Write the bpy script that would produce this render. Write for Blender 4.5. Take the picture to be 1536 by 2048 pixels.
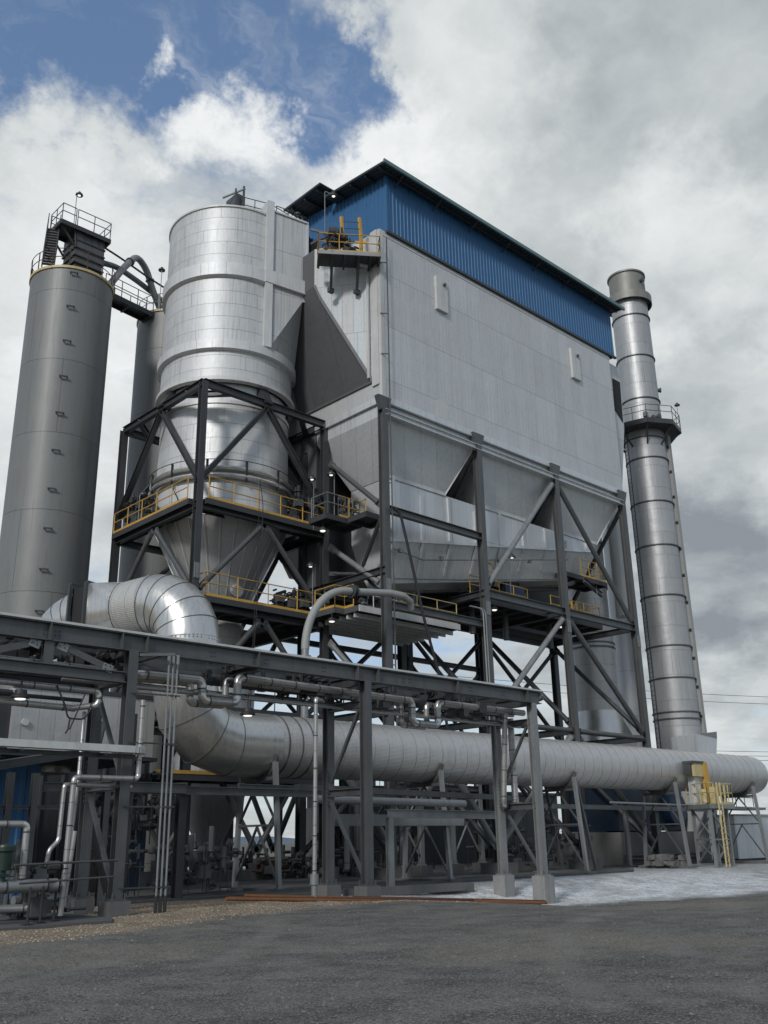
import bpy, math, random
from mathutils import noise as mn
from mathutils import Vector as V, Matrix
random.seed(7)
R = math.radians
for o in list(bpy.data.objects): bpy.data.objects.remove(o)
SC = bpy.context.scene
COL = SC.collection
# ---------------------------------------------------------------- camera
az, tilt, roll = R(43.58476), R(19.03976), R(-1.06373)
F_ = V((math.sin(az)*math.cos(tilt), math.cos(az)*math.cos(tilt), math.sin(tilt)))
r0 = V((math.cos(az), -math.sin(az), 0)); u0 = r0.cross(F_)
rr = r0*math.cos(roll)+u0*math.sin(roll); uu = -r0*math.sin(roll)+u0*math.cos(roll)
cd = bpy.data.cameras.new('camera'); cam = bpy.data.objects.new('camera', cd); COL.objects.link(cam)
M = Matrix((rr, uu, -F_)).transposed().to_4x4(); M.translation = V((0, 0, 1.55)); cam.matrix_world = M
cd.sensor_fit = 'HORIZONTAL'; cd.sensor_width = 36; cd.lens = 44.757; cd.clip_end = 20000; cd.clip_start = .1
SC.camera = cam
SC.render.resolution_x = 768; SC.render.resolution_y = 1024
SC.view_settings.view_transform = 'Standard'; SC.view_settings.look = 'None'
SC.view_settings.exposure = 0.0; SC.view_settings.gamma = 1
# ---------------------------------------------------------------- sun + sky
SUN = V((-.80, -.36, .52)).normalized()
sd = bpy.data.lights.new('sun', 'SUN'); sd.energy = 2.1; sd.angle = R(9); sd.color = (1, .98, .95)
so = bpy.data.objects.new('sun', sd); COL.objects.link(so); so.rotation_euler = SUN.to_track_quat('Z', 'Y').to_euler(); so.location = (0, 0, 60)
W = bpy.data.worlds.new("World"); SC.world = W; W.use_nodes = True
wn = W.node_tree.nodes; wl = W.node_tree.links; wn.clear()

class NT:
    """small helper around a node tree"""
    def __init__(s, nt): s.nt = nt
    def n(s, t, ins=None, **kw):
        nd = s.nt.nodes.new(t)
        for k, v in kw.items(): setattr(nd, k, v)
        if ins:
            for k, v in ins.items():
                if isinstance(v, bpy.types.NodeSocket): s.nt.links.new(v, nd.inputs[k])
                else: nd.inputs[k].default_value = v
        return nd
    def m(s, op, a, b=None, c=None, clamp=False):
        d = {0: a}
        if b is not None: d[1] = b
        if c is not None: d[2] = c
        return s.n('ShaderNodeMath', d, operation=op, use_clamp=clamp).outputs[0]
    def vm(s, op, a, b=None):
        d = {0: a}
        if b is not None: d[1] = b
        nd = s.n('ShaderNodeVectorMath', d, operation=op)
        return nd.outputs['Value'] if op in ('DOT_PRODUCT', 'LENGTH') else nd.outputs[0]
    def mix(s, f, a, b, typ='MIX'):
        nd = s.n('ShaderNodeMix', None, data_type='RGBA', blend_type=typ)
        for i, v in ((0, f), (6, a), (7, b)):
            if isinstance(v, bpy.types.NodeSocket): s.nt.links.new(v, nd.inputs[i])
            else: nd.inputs[i].default_value = v if i == 0 else (*v, 1) if len(v) == 3 else v
        return nd.outputs[2]
    def ss(s, x, a, b):
        return s.n('ShaderNodeMapRange', {0: x, 1: a, 2: b, 3: 0.0, 4: 1.0}, interpolation_type='SMOOTHSTEP').outputs[0]
    def noise(s, vec, scale, detail=4, rough=.55, dist=0):
        return s.n('ShaderNodeTexNoise', {'Vector': vec, 'Scale': scale, 'Detail': detail, 'Roughness': rough, 'Distortion': dist}).outputs['Fac']

w = NT(W.node_tree)
D = w.n('ShaderNodeTexCoord').outputs['Generated']
sky = w.n('ShaderNodeTexSky', None, sky_type='NISHITA', sun_disc=False, sun_elevation=math.asin(SUN.z), sun_rotation=math.atan2(SUN.x, SUN.y), air_density=1.0, dust_density=.6, ozone_density=2.2)
sep = w.n('ShaderNodeSeparateXYZ', {0: D})
zz = w.m('ADD', w.m('MAXIMUM', sep.outputs[2], 0.0), .22)
P = w.n('ShaderNodeCombineXYZ', {0: w.m('DIVIDE', sep.outputs[0], zz), 1: w.m('DIVIDE', sep.outputs[1], zz), 2: 0.0}).outputs[0]
def dirpx(x, y): return (F_*1909.68 + rr*(x-768) - uu*(y-1024)).normalized()
wq = w.n('ShaderNodeTexNoise', {'Vector': D, 'Scale': 7.0, 'Detail': 7.0, 'Roughness': .62}).outputs['Color']
Dw = w.vm('NORMALIZE', w.vm('ADD', D, w.n('ShaderNodeVectorMath', {0: w.vm('SUBTRACT', wq, (.5, .5, .5)), 'Scale': .30}, operation='SCALE').outputs[0]))
def spot(x, y, rad, inner=0.0):
    d = w.vm('DOT_PRODUCT', Dw, tuple(dirpx(x, y)))
    return w.ss(d, math.cos(R(rad)), math.cos(R(inner)))
def addl(*t):
    o = t[0]
    for k in t[1:]: o = w.m('ADD', o, k)
    return o
warp = w.n('ShaderNodeTexNoise', {'Vector': P, 'Scale': 4.0, 'Detail': 5.0, 'Roughness': .6}).outputs['Color']
Pw = w.vm('ADD', P, w.n('ShaderNodeVectorMath', {0: w.vm('SUBTRACT', warp, (.5, .5, .5)), 'Scale': .30}, operation='SCALE').outputs[0])
n1 = w.noise(Pw, 4.6, 14, .64, .2); n2 = w.noise(P, 2.6, 7, .55)
clear = addl(w.m('MULTIPLY', spot(120, -20, 8.5), 1.15), w.m('MULTIPLY', spot(600, 30, 7.5), .95), w.m('MULTIPLY', spot(640, 190, 4.5), .65), w.m('MULTIPLY', spot(400, -60, 7), .75), w.m('MULTIPLY', spot(1360, 650, 2.6), .25), w.m('MULTIPLY', spot(260, 390, 3), .2))
full = addl(w.m('MULTIPLY', spot(1300, 500, 30), 1.1), w.m('MULTIPLY', spot(430, 220, 4.5), .45), w.m('MULTIPLY', spot(250, 300, 6), .3), w.m('MULTIPLY', spot(60, 330, 7), .4), w.m('MULTIPLY', spot(150, 900, 20), .6), w.m('MULTIPLY', spot(820, 80, 4), .45), w.m('MULTIPLY', spot(1450, 1300, 16), .5))
dens = w.m('ADD', w.m('SUBTRACT', w.m('ADD', w.m('MULTIPLY', w.m('SUBTRACT', n1, .5), 2.6), full), clear), .56)
cov = w.ss(dens, -.15, 1.15)
lit = addl(w.m('MULTIPLY', w.noise(Pw, 4.2, 12, .58, .1), .62), w.m('MULTIPLY', n2, .62), w.m('MULTIPLY', spot(860, 200, 9), .22), w.m('MULTIPLY', spot(1400, 520, 8), .24), w.m('MULTIPLY', spot(440, 190, 5.5), .42), w.m('MULTIPLY', spot(60, 700, 14), .22), w.m('MULTIPLY', spot(660, 330, 6), .22), w.m('MULTIPLY', spot(1480, 1470, 6), .12), w.m('MULTIPLY', spot(100, 300, 8), .10), -.16)
lit = w.m('SUBTRACT', lit, addl(w.m('MULTIPLY', spot(1430, 1170, 8), .24), w.m('MULTIPLY', spot(1150, 330, 7), .08), w.m('MULTIPLY', spot(1500, 60, 7), .05)))
cl = w.n('ShaderNodeValToRGB', {0: lit}); e = cl.color_ramp.elements
e[0].position = .14; e[0].color = (.27, .30, .335, 1); e[1].position = .84; e[1].color = (.88, .90, .90, 1)
k = e.new(.46); k.color = (.53, .57, .585, 1)
bg1 = w.n('ShaderNodeBackground', {0: w.mix(.35, sky.outputs[0], (1.2, 2.0, 3.5, 1)), 1: .14})
bg2 = w.n('ShaderNodeBackground', {0: cl.outputs[0], 1: 1.0})
horizon = w.m('SUBTRACT', 1.0, w.ss(sep.outputs[2], 0.0, .12))
wisp = w.m('MULTIPLY', w.ss(w.noise(w.n('ShaderNodeMapping', {'Vector': Pw, 'Rotation': (0, 0, .6), 'Scale': (1., 3.2, 1.)}).outputs[0], 3.0, 10, .66), .50, .80), .5)
covf = w.m('MAXIMUM', w.m('MAXIMUM', cov, wisp), w.m('MULTIPLY', horizon, .85))
ms = w.n('ShaderNodeMixShader', {0: covf, 1: bg1.outputs[0], 2: bg2.outputs[0]})
w.n('ShaderNodeOutputWorld', {0: ms.outputs[0]})

# ---------------------------------------------------------------- materials
def newmat(name):
    m = bpy.data.materials.new(name); m.use_nodes = True; t = NT(m.node_tree)
    b = m.node_tree.nodes['Principled BSDF']; return m, t, b
def setc(t, b, k, v):
    if isinstance(v, bpy.types.NodeSocket): t.nt.links.new(v, b.inputs[k])
    else: b.inputs[k].default_value = (*v, 1) if isinstance(v, tuple) and len(v) == 3 else v
def paint(name, col, rough=.55, metal=0., var=.18, streak=.25, dirt=(.05, .045, .04), dirtamt=.25, scale=1.2, bump=.0):
    m, t, b = newmat(name)
    P = t.n('ShaderNodeNewGeometry').outputs['Position']
    st = t.n('ShaderNodeMapping', {'Vector': P, 'Scale': (3., 3., .16)}).outputs[0]
    a = t.noise(P, scale, 6, .6); s = t.noise(st, 1.3, 5, .6); f = t.noise(P, 14, 3, .6)
    v = t.m('ADD', t.m('MULTIPLY', t.m('SUBTRACT', a, .5), var*2), t.m('MULTIPLY', t.m('SUBTRACT', s, .5), streak*2))
    v = t.m('ADD', t.m('ADD', v, t.m('MULTIPLY', t.m('SUBTRACT', f, .5), var)), 1.0)
    c = t.n('ShaderNodeVectorMath', {0: col, 'Scale': v}, operation='SCALE').outputs[0]
    d = t.m('MULTIPLY', t.ss(t.m('ADD', t.m('MULTIPLY', s, .6), t.m('MULTIPLY', a, .4)), .52, .72), dirtamt)
    setc(t, b, 'Base Color', t.mix(d, c, dirt))
    setc(t, b, 'Metallic', metal)
    setc(t, b, 'Roughness', t.m('ADD', t.m('MULTIPLY', a, .25), rough-.12))
    if bump:
        bn = t.n('ShaderNodeBump', {'Height': f, 'Distance': bump, 'Strength': .6}); setc(t, b, 'Normal', bn.outputs[0])
    return m
def clad(name, col, rough=.36, metal=.75, zs=.76, us=None, uax='xy', rib=0., ribax='z', seam=.018, streak=.35, dents=.02, zoff=0., shift=False, rivets=False, tint=None, dirtamt=.35, cyl=None, cellv=.07, ribamp=0):
    """sheet metal cladding: horizontal seams every zs, upright seams every us, fine ribs"""
    m, t, b = newmat(name)
    P = t.n('ShaderNodeNewGeometry').outputs['Position']; sp = t.n('ShaderNodeSeparateXYZ', {0: P})
    X, Y, Z = sp.outputs
    if cyl:
        ang = t.m('ARCTAN2', t.m('SUBTRACT', Y, cyl[1]), t.m('SUBTRACT', X, cyl[0])); U = t.m('MULTIPLY', ang, cyl[2])
    else: U = {'xy': t.m('SUBTRACT', X, Y), 'x': X, 'y': Y}[uax]
    st = t.n('ShaderNodeMapping', {'Vector': P, 'Scale': (7., 7., .22)}).outputs[0]
    a = t.noise(P, .55, 6, .6); s = t.noise(st, 1.6, 7, .62); f = t.noise(P, 9, 4, .6)
    v = t.m('ADD', t.m('MULTIPLY', t.m('SUBTRACT', a, .5), .35), t.m('MULTIPLY', t.m('SUBTRACT', s, .5), streak*2))
    v = t.m('ADD', t.m('ADD', v, t.m('MULTIPLY', t.m('SUBTRACT', f, .5), .14)), 1.0)
    seams = None; hgt = t.m('MULTIPLY', t.noise(P, 1.1, 3, .5), dents*2)
    row = t.m('DIVIDE', t.m('SUBTRACT', Z, zoff), zs) if zs else None
    if zs:
        fr = t.m('FRACT', row); seams = t.m('LESS_THAN', fr, seam/zs)
        v = t.m('ADD', v, t.m('MULTIPLY', t.m('SUBTRACT', t.n('ShaderNodeTexWhiteNoise', {'W': t.m('FLOOR', row)}, noise_dimensions='1D').outputs[0], .5), .04))
    if us:
        uu_ = t.m('DIVIDE', U, us)
        if shift and zs: uu_ = t.m('ADD', uu_, t.m('MULTIPLY', t.m('FLOOR', row), .37))
        fr = t.m('FRACT', uu_); s2 = t.m('LESS_THAN', fr, seam*.75/us)
        seams = s2 if seams is None else t.m('MAXIMUM', seams, s2)
        cell = t.n('ShaderNodeCombineXYZ', {0: t.m('FLOOR', uu_), 1: t.m('FLOOR', row) if zs else 0.0}).outputs[0]
        wnz = t.n('ShaderNodeTexWhiteNoise', {0: cell}, noise_dimensions='2D').outputs[0]
        v = t.m('ADD', v, t.m('MULTIPLY', t.m('SUBTRACT', wnz, .5), cellv))
    c = t.n('ShaderNodeVectorMath', {0: col, 'Scale': v}, operation='SCALE').outputs[0]
    if tint:
        tn = t.ss(t.noise(st, .9, 3, .5), .45, .7); c = t.mix(t.m('MULTIPLY', tn, .45), c, tint)
        c = t.mix(t.m('MULTIPLY', t.ss(t.noise(st, 1.4, 3, .5), .5, .7), .25), c, (.62, .50, .40))
    d = t.m('MULTIPLY', t.ss(t.m('ADD', t.m('MULTIPLY', s, .75), t.m('MULTIPLY', a, .25)), .5, .72), dirtamt)
    c = t.mix(d, c, tuple(k*.42 for k in col))
    if rivets and us:
        ru = t.m('ABSOLUTE', t.m('SUBTRACT', t.m('FRACT', t.m('DIVIDE', U, us/2)), .5))
        rz = t.m('ABSOLUTE', t.m('SUBTRACT', t.m('FRACT', t.m('DIVIDE', Z, .75)), .5))
        rv = t.m('MULTIPLY', t.m('LESS_THAN', ru, .03/us), t.m('LESS_THAN', rz, .028))
        c = t.mix(t.m('MULTIPLY', rv, .8), c, (.12, .12, .12))
    if seams is not None:
        c = t.mix(t.m('MULTIPLY', seams, .62), c, tuple(k*.22 for k in col)); hgt = t.m('SUBTRACT', hgt, t.m('MULTIPLY', seams, .02))
    if rib:
        RA = {'z': Z, 'u': U, 'x': X, 'y': Y}[ribax]
        hgt = t.m('ADD', hgt, t.m('MULTIPLY', t.m('SINE', t.m('MULTIPLY', RA, 6.2832/rib)), ribamp if ribamp else rib*.06))
    bn = t.n('ShaderNodeBump', {'Height': hgt, 'Distance': 1.0, 'Strength': .8})
    setc(t, b, 'Base Color', c); setc(t, b, 'Metallic', metal); setc(t, b, 'Normal', bn.outputs[0])
    setc(t, b, 'Roughness', t.m('ADD', t.m('MULTIPLY', t.m('SUBTRACT', s, .5), .3), rough, clamp=True))
    return m

MT = {}
MT['wall'] = clad('house_cladding', (.53, .535, .525), .5, .35, 3.05, .93, 'x', zoff=23.3, shift=False, rivets=True, streak=.38, dents=.016, rib=.31, ribax='x', ribamp=.0025, dirtamt=.6, cellv=.10)
MT['wall_tint'] = clad('plenum_cladding', (.50, .51, .51), .72, .0, 2.9, .8, 'xy', zoff=23.3, shift=True, rivets=True, streak=.35, tint=(.42, .58, .66))
MT['hopper'] = clad('hopper_plate', (.58, .595, .60), .46, .4, None, 1.16, streak=.45, dents=.012, dirtamt=.5)
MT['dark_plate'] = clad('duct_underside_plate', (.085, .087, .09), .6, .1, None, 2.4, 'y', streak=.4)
MT['manifold'] = clad('manifold_cladding', (.55, .56, .56), .42, .5, 1.9, .62, 'x', zoff=16.8, streak=.3)
MT['manifold_low'] = clad('manifold_lower_cladding', (.52, .53, .53), .45, .4, None, .62, 'x', streak=.35)
MT['cyc'] = clad('cyclone_cladding', (.49, .50, .50), .5, .22, .74, 3.5, cyl=(25.7, 39.0, 3.4), shift=True, streak=.60, zoff=.3, dirtamt=.45)
MT['cycface'] = clad('outlet_cladding', (.49, .50, .50), .5, .22, 2.6, 1.1, 'x', zoff=.3, streak=.55)
MT['cyclow'] = clad('cyclone_lower_cladding', (.54, .545, .54), .48, .3, .78, 2.4, cyl=(25.7, 39.0, 3.3), shift=True, streak=.35)
MT['cone'] = clad('cone_cladding', (.40, .40, .395), .42, .5, None, .62, cyl=(25.7, 39.0, 2.6), streak=.35, dents=.01)
MT['band'] = clad('band_cladding', (.54, .55, .55), .5, .2, None, 1.3, cyl=(25.7, 39.0, 3.5), streak=.3)
MT['duct'] = clad('duct_lagging', (.56, .545, .52), .38, .72, None, None, 'x', rib=.05, ribax='z', streak=.45, seam=.02)
MT['elbow'] = clad('elbow_lagging', (.58, .57, .54), .33, .85, None, None, streak=.4, dents=.010, dirtamt=.35)
MT['pipe'] = clad('pipe_lagging', (.36, .355, .34), .38, .6, None, .55, 'x', streak=.3, seam=.016, dents=.002)
MT['pipev'] = clad('upright_pipe_lagging', (.36, .355, .34), .38, .6, .5, None, streak=.3, seam=.016, dents=.002)
MT['stack'] = clad('chimney_plate', (.36, .365, .365), .48, .4, 1.72, 2.4, cyl=(60.8, 34.9, 1.5), shift=True, streak=.45, seam=.014, dirtamt=.55)
MT['stacktop'] = paint('chimney_mouth_plate', (.22, .215, .195), .55, .3, .2, .3, dirt=(.08, .07, .05), dirtamt=.6)
MT['vessel'] = clad('rear_vessel_cladding', (.42, .415, .40), .46, .4, 1.15, 1.6, cyl=(55.9, 38.0, 1.6), shift=True, streak=.4)
MT['pale'] = clad('pale_duct_cladding', (.55, .56, .57), .5, .3, 3.2, None, streak=.15)
MT['box'] = clad('tank_box_cladding', (.50, .50, .49), .42, .5, None, .55, 'x', streak=.35)
MT['silo'] = clad('silo_paint', (.155, .16, .155), .5, .1, 4.15, 5.2, cyl=(19.5, 45.5, 2.2), shift=True, seam=.03, streak=.42, dents=.006, dirtamt=.45, zoff=.7)
MT['steel'] = paint('galvanised_steel', (.098, .102, .103), .45, .4, .3, .4, dirt=(.085, .062, .045), dirtamt=.35)
MT['steel_light'] = paint('pale_galvanised_steel', (.23, .238, .238), .45, .4, .3, .4, dirt=(.11, .10, .09), dirtamt=.4)
MT['steel_dark'] = paint('dark_shaded_steel', (.048, .052, .055), .45, .25, .35, .4, dirt=(.07, .055, .045), dirtamt=.35)  # dark steel, toned down further to carry the shade behind and under structures
MT['grate'] = paint('platform_grating', (.05, .052, .055), .6, .3, .2, .1)
MT['yellow'] = paint('yellow_paint', (.46, .27, .045), .5, 0, .2, .3, dirt=(.12, .08, .04), dirtamt=.4)
MT['yellow_pale'] = paint('faded_yellow_paint', (.46, .37, .18), .5, 0, .2, .3, dirt=(.25, .2, .14), dirtamt=.5)
MT['blue'] = paint('blue_sheeting', (.030, .115, .25), .55, .1, .14, .22, dirt=(.02, .05, .10), dirtamt=.4)
MT['blue_dark'] = paint('dark_blue_paint', (.008, .028, .062), .5, 0, .1, .15)
MT['roof'] = paint('dark_roof_sheet', (.045, .055, .06), .5, .2, .2, .1)
MT['fascia'] = paint('green_grey_fascia', (.10, .17, .17), .45, .1, .15, .1)
MT['white'] = paint('white_lagging', (.50, .505, .49), .5, .1, .18, .3, dirtamt=.4)
MT['concrete'] = paint('cast_concrete', (.11, .11, .107), .85, 0, .3, .35, dirt=(.05, .05, .05), dirtamt=.5, bump=.01)
MT['concrete_w'] = paint('dusty_concrete', (.22, .22, .215), .85, 0, .35, .5, dirt=(.10, .10, .10), dirtamt=.6, bump=.01)
MT['slab'] = paint('shaded_slab_concrete', (.075, .076, .074), .85, 0, .35, 0, dirt=(.05, .05, .05), dirtamt=.5, scale=.6, bump=.006)  # tone lowered so the colour carries the shade under the plant
MT['rubber'] = paint('black_rubber', (.018, .018, .02), .6, 0, .1, .1)
MT['rust'] = paint('rusty_steel', (.17, .068, .022), .75, .1, .45, .1, dirt=(.035, .02, .012), dirtamt=.6, scale=3, bump=.004)
MT['rust2'] = paint('dark_rusty_steel', (.075, .034, .02), .8, .1, .4, .1, dirt=(.03, .02, .012), dirtamt=.5, scale=3, bump=.004)
MT['green'] = paint('green_enamel', (.008, .026, .019), .4, 0, .1, .1)
MT['green_tank'] = paint('dark_green_paint', (.02, .032, .024), .5, 0, .15, .2)
MT['beige'] = paint('beige_plastic', (.20, .19, .165), .5, 0, .15, .2)
MT['red'] = paint('red_paint', (.35, .015, .015), .4, 0, .1, .1)
MT['grey_paint'] = paint('grey_paint', (.27, .275, .265), .6, 0, .12, .2)
MT['rock'] = paint('broken_rock', (.12, .12, .115), .9, 0, .5, 0, scale=5, bump=.02)
MT['dark'] = paint('black_cloth_and_recess', (.012, .012, .013), .8, 0, .2, .2)
def lampmat():
    m, t, b = newmat('lamp_glow'); setc(t, b, 'Base Color', (.9, .9, .85)); setc(t, b, 'Emission Color', (1, .96, .84)); b.inputs['Emission Strength'].default_value = 1.1; return m
MT['glow'] = lampmat()

def gz(x, y):
    """ground height: flat pad that falls away to the right in front of the rack"""
    def S(t): t = max(0, min(1, t)); return t*t*(3-2*t)
    md = math.exp(-((x-15.6)/2.3)**2-((y-21.3)/1.0)**2)*.17
    return md-.52*S((x-19.5)/8.0)*S((26.2-y)/4.6)*(1-.3*S((x-45)/40))
def gfull(x, y):
    z = gz(x, y)
    if -3 <= x <= 62 and -3 <= y <= 24: z += .04*mn.noise(V((x*.35, y*.35, 0)))+.022*mn.noise(V((x*1.1, y*1.1, 3)))+.009*mn.noise(V((x*3, y*3, 8)))
    return z-.012
def groundmat():
    m, t, b = newmat('yard_ground')
    P = t.n('ShaderNodeNewGeometry').outputs['Position']; sp = t.n('ShaderNodeSeparateXYZ', {0: P}); X, Y, Z = sp.outputs
    P2 = t.n('ShaderNodeMapping', {'Vector': P, 'Scale': (1, 1, 0)}).outputs[0]
    big = t.noise(P2, .22, 5, .6); med = t.noise(P2, 1.1, 6, .62, .3); fine = t.noise(P2, 14, 5, .65); grit = t.noise(P2, 60, 3, .6)
    ruts = t.noise(t.n('ShaderNodeMapping', {'Vector': P2, 'Rotation': (0, 0, R(-20)), 'Scale': (.25, 2.2, 1)}).outputs[0], .9, 6, .6, .3)
    vor = t.n('ShaderNodeTexVoronoi', {'Vector': P2, 'Scale': 24.}); vor2 = t.n('ShaderNodeTexVoronoi', {'Vector': P2, 'Scale': 60.})
    road = t.mix(t.ss(t.m('ADD', t.m('MULTIPLY', med, .6), t.m('MULTIPLY', t.noise(P2, .45, 5, .6), .4)), .40, .60), (.085, .084, .078), (.170, .166, .152))
    road = t.mix(t.m('MULTIPLY', t.ss(ruts, .45, .75), .35), road, (.23, .225, .205))
    road = t.mix(t.m('MULTIPLY', t.ss(t.noise(P2, .16, 5, .6), .48, .62), .55), road, (.25, .225, .18))
    road = t.mix(t.m('MULTIPLY', t.ss(fine, .52, .72), .5), road, (.055, .055, .054))
    pv = t.n('ShaderNodeSeparateColor', {0: vor2.outputs['Color']}).outputs[1]
    road = t.mix(t.m('MULTIPLY', t.m('GREATER_THAN', pv, .72), .45), road, (.34, .33, .31))
    road = t.mix(t.m('MULTIPLY', t.m('LESS_THAN', pv, .3), .5), road, (.035, .035, .034))
    for cx_, cy_, rad_, am in ((30., -14., 27.6, .5), (30., -14., 29.3, .5), (-9., 34., 26.0, .4), (-9., 34., 27.7, .4), (26., -6., 20.5, .4)):
        dd = t.m('ABSOLUTE', t.m('SUBTRACT', t.vm('LENGTH', t.vm('SUBTRACT', P2, (cx_, cy_, 0.))), rad_))
        tr = t.m('MULTIPLY', t.m('SUBTRACT', 1.0, t.ss(t.m('ADD', dd, t.m('MULTIPLY', t.m('SUBTRACT', fine, .5), .25)), .12, .30)), t.ss(t.noise(P2, .35, 3, .5), .42, .6))
        road = t.mix(t.m('MULTIPLY', tr, am), road, (.22, .215, .20))
    stone = t.mix(t.n('ShaderNodeSeparateColor', {0: vor2.outputs['Color']}).outputs[0], (.10, .085, .07), (.52, .42, .30))
    grav = t.mix(t.m('MULTIPLY', t.ss(med, .4, .65), .5), stone, (.15, .128, .10))
    wob = t.m('ADD', t.m('MULTIPLY', t.m('SUBTRACT', t.noise(P2, .33, 8, .7), .5), 9.0), t.m('MULTIPLY', t.m('SUBTRACT', t.noise(P2, 3.0, 6, .7), .5), 2.2))
    # tan gravel bed between the road and the slab
    yb = t.m('MINIMUM', t.m('ADD', t.m('MULTIPLY', X, .33), 14.9), 20.4)
    gm = t.m('MULTIPLY', t.ss(t.m('ADD', t.m('SUBTRACT', Y, yb), t.m('MULTIPLY', wob, .35)), -.7, .7), t.m('SUBTRACT', 1.0, t.ss(X, 19., 25.)))
    c = t.mix(gm, road, grav)
    # pale spilled powder on the right
    ys = t.m('ADD', t.m('MULTIPLY', t.m('SUBTRACT', X, 26.5), -.20), 20.5)
    wm = t.m('MULTIPLY', t.ss(t.m('ADD', t.m('SUBTRACT', Y, ys), t.m('MULTIPLY', wob, .6)), -.9, 1.6), t.ss(t.m('ADD', X, t.m('MULTIPLY', wob, 1.5)), 16.5, 26.5))
    wm = t.m('MULTIPLY', wm, t.m('SUBTRACT', 1.0, t.m('MULTIPLY', t.ss(t.m('SUBTRACT', Y, t.m('ADD', ys, 3.0)), 0.0, 7), .45)))
    wm = t.m('MULTIPLY', wm, t.m('ADD', .62, t.m('MULTIPLY', t.ss(t.m('ADD', t.m('MULTIPLY', med, .5), t.m('MULTIPLY', big, .5)), .42, .56), .38)))
    wm = t.m('MULTIPLY', wm, t.m('SUBTRACT', 1.0, t.ss(X, 52., 75.)))
    wm = t.m('MULTIPLY', wm, t.m('ADD', .62, t.m('MULTIPLY', t.ss(t.noise(P2, 2.6, 10, .75), .36, .60), .38)))
    c = t.mix(wm, c, t.mix(t.m('MULTIPLY', t.m('GREATER_THAN', pv, .6), .45), t.mix(t.ss(fine, .4, .7), (.88, .91, .93), (.58, .61, .63)), (.20, .21, .215)))
    # far plain
    dist = t.vm('LENGTH', P2)
    c = t.mix(t.ss(dist, 90., 260.), c, t.mix(t.noise(P2, .01, 4, .6), (.10, .105, .085), (.17, .165, .13)))
    h = t.m('ADD', t.m('MULTIPLY', fine, .07), t.m('ADD', t.m('MULTIPLY', med, .20), t.m('ADD', t.m('MULTIPLY', grit, .015), t.m('MULTIPLY', t.m('MULTIPLY', vor.outputs['Distance'], -.03), gm))))
    bn = t.n('ShaderNodeBump', {'Height': h, 'Distance': 1.0, 'Strength': .9})
    setc(t, b, 'Base Color', c); setc(t, b, 'Roughness', .95); setc(t, b, 'Normal', bn.outputs[0]); t.nt.links.new(t.m('SUBTRACT', .9, t.m('MULTIPLY', wm, .75)), bn.inputs['Strength']); b.inputs['Specular IOR Level'].default_value = .15
    return m
MT['ground'] = groundmat()

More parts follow.
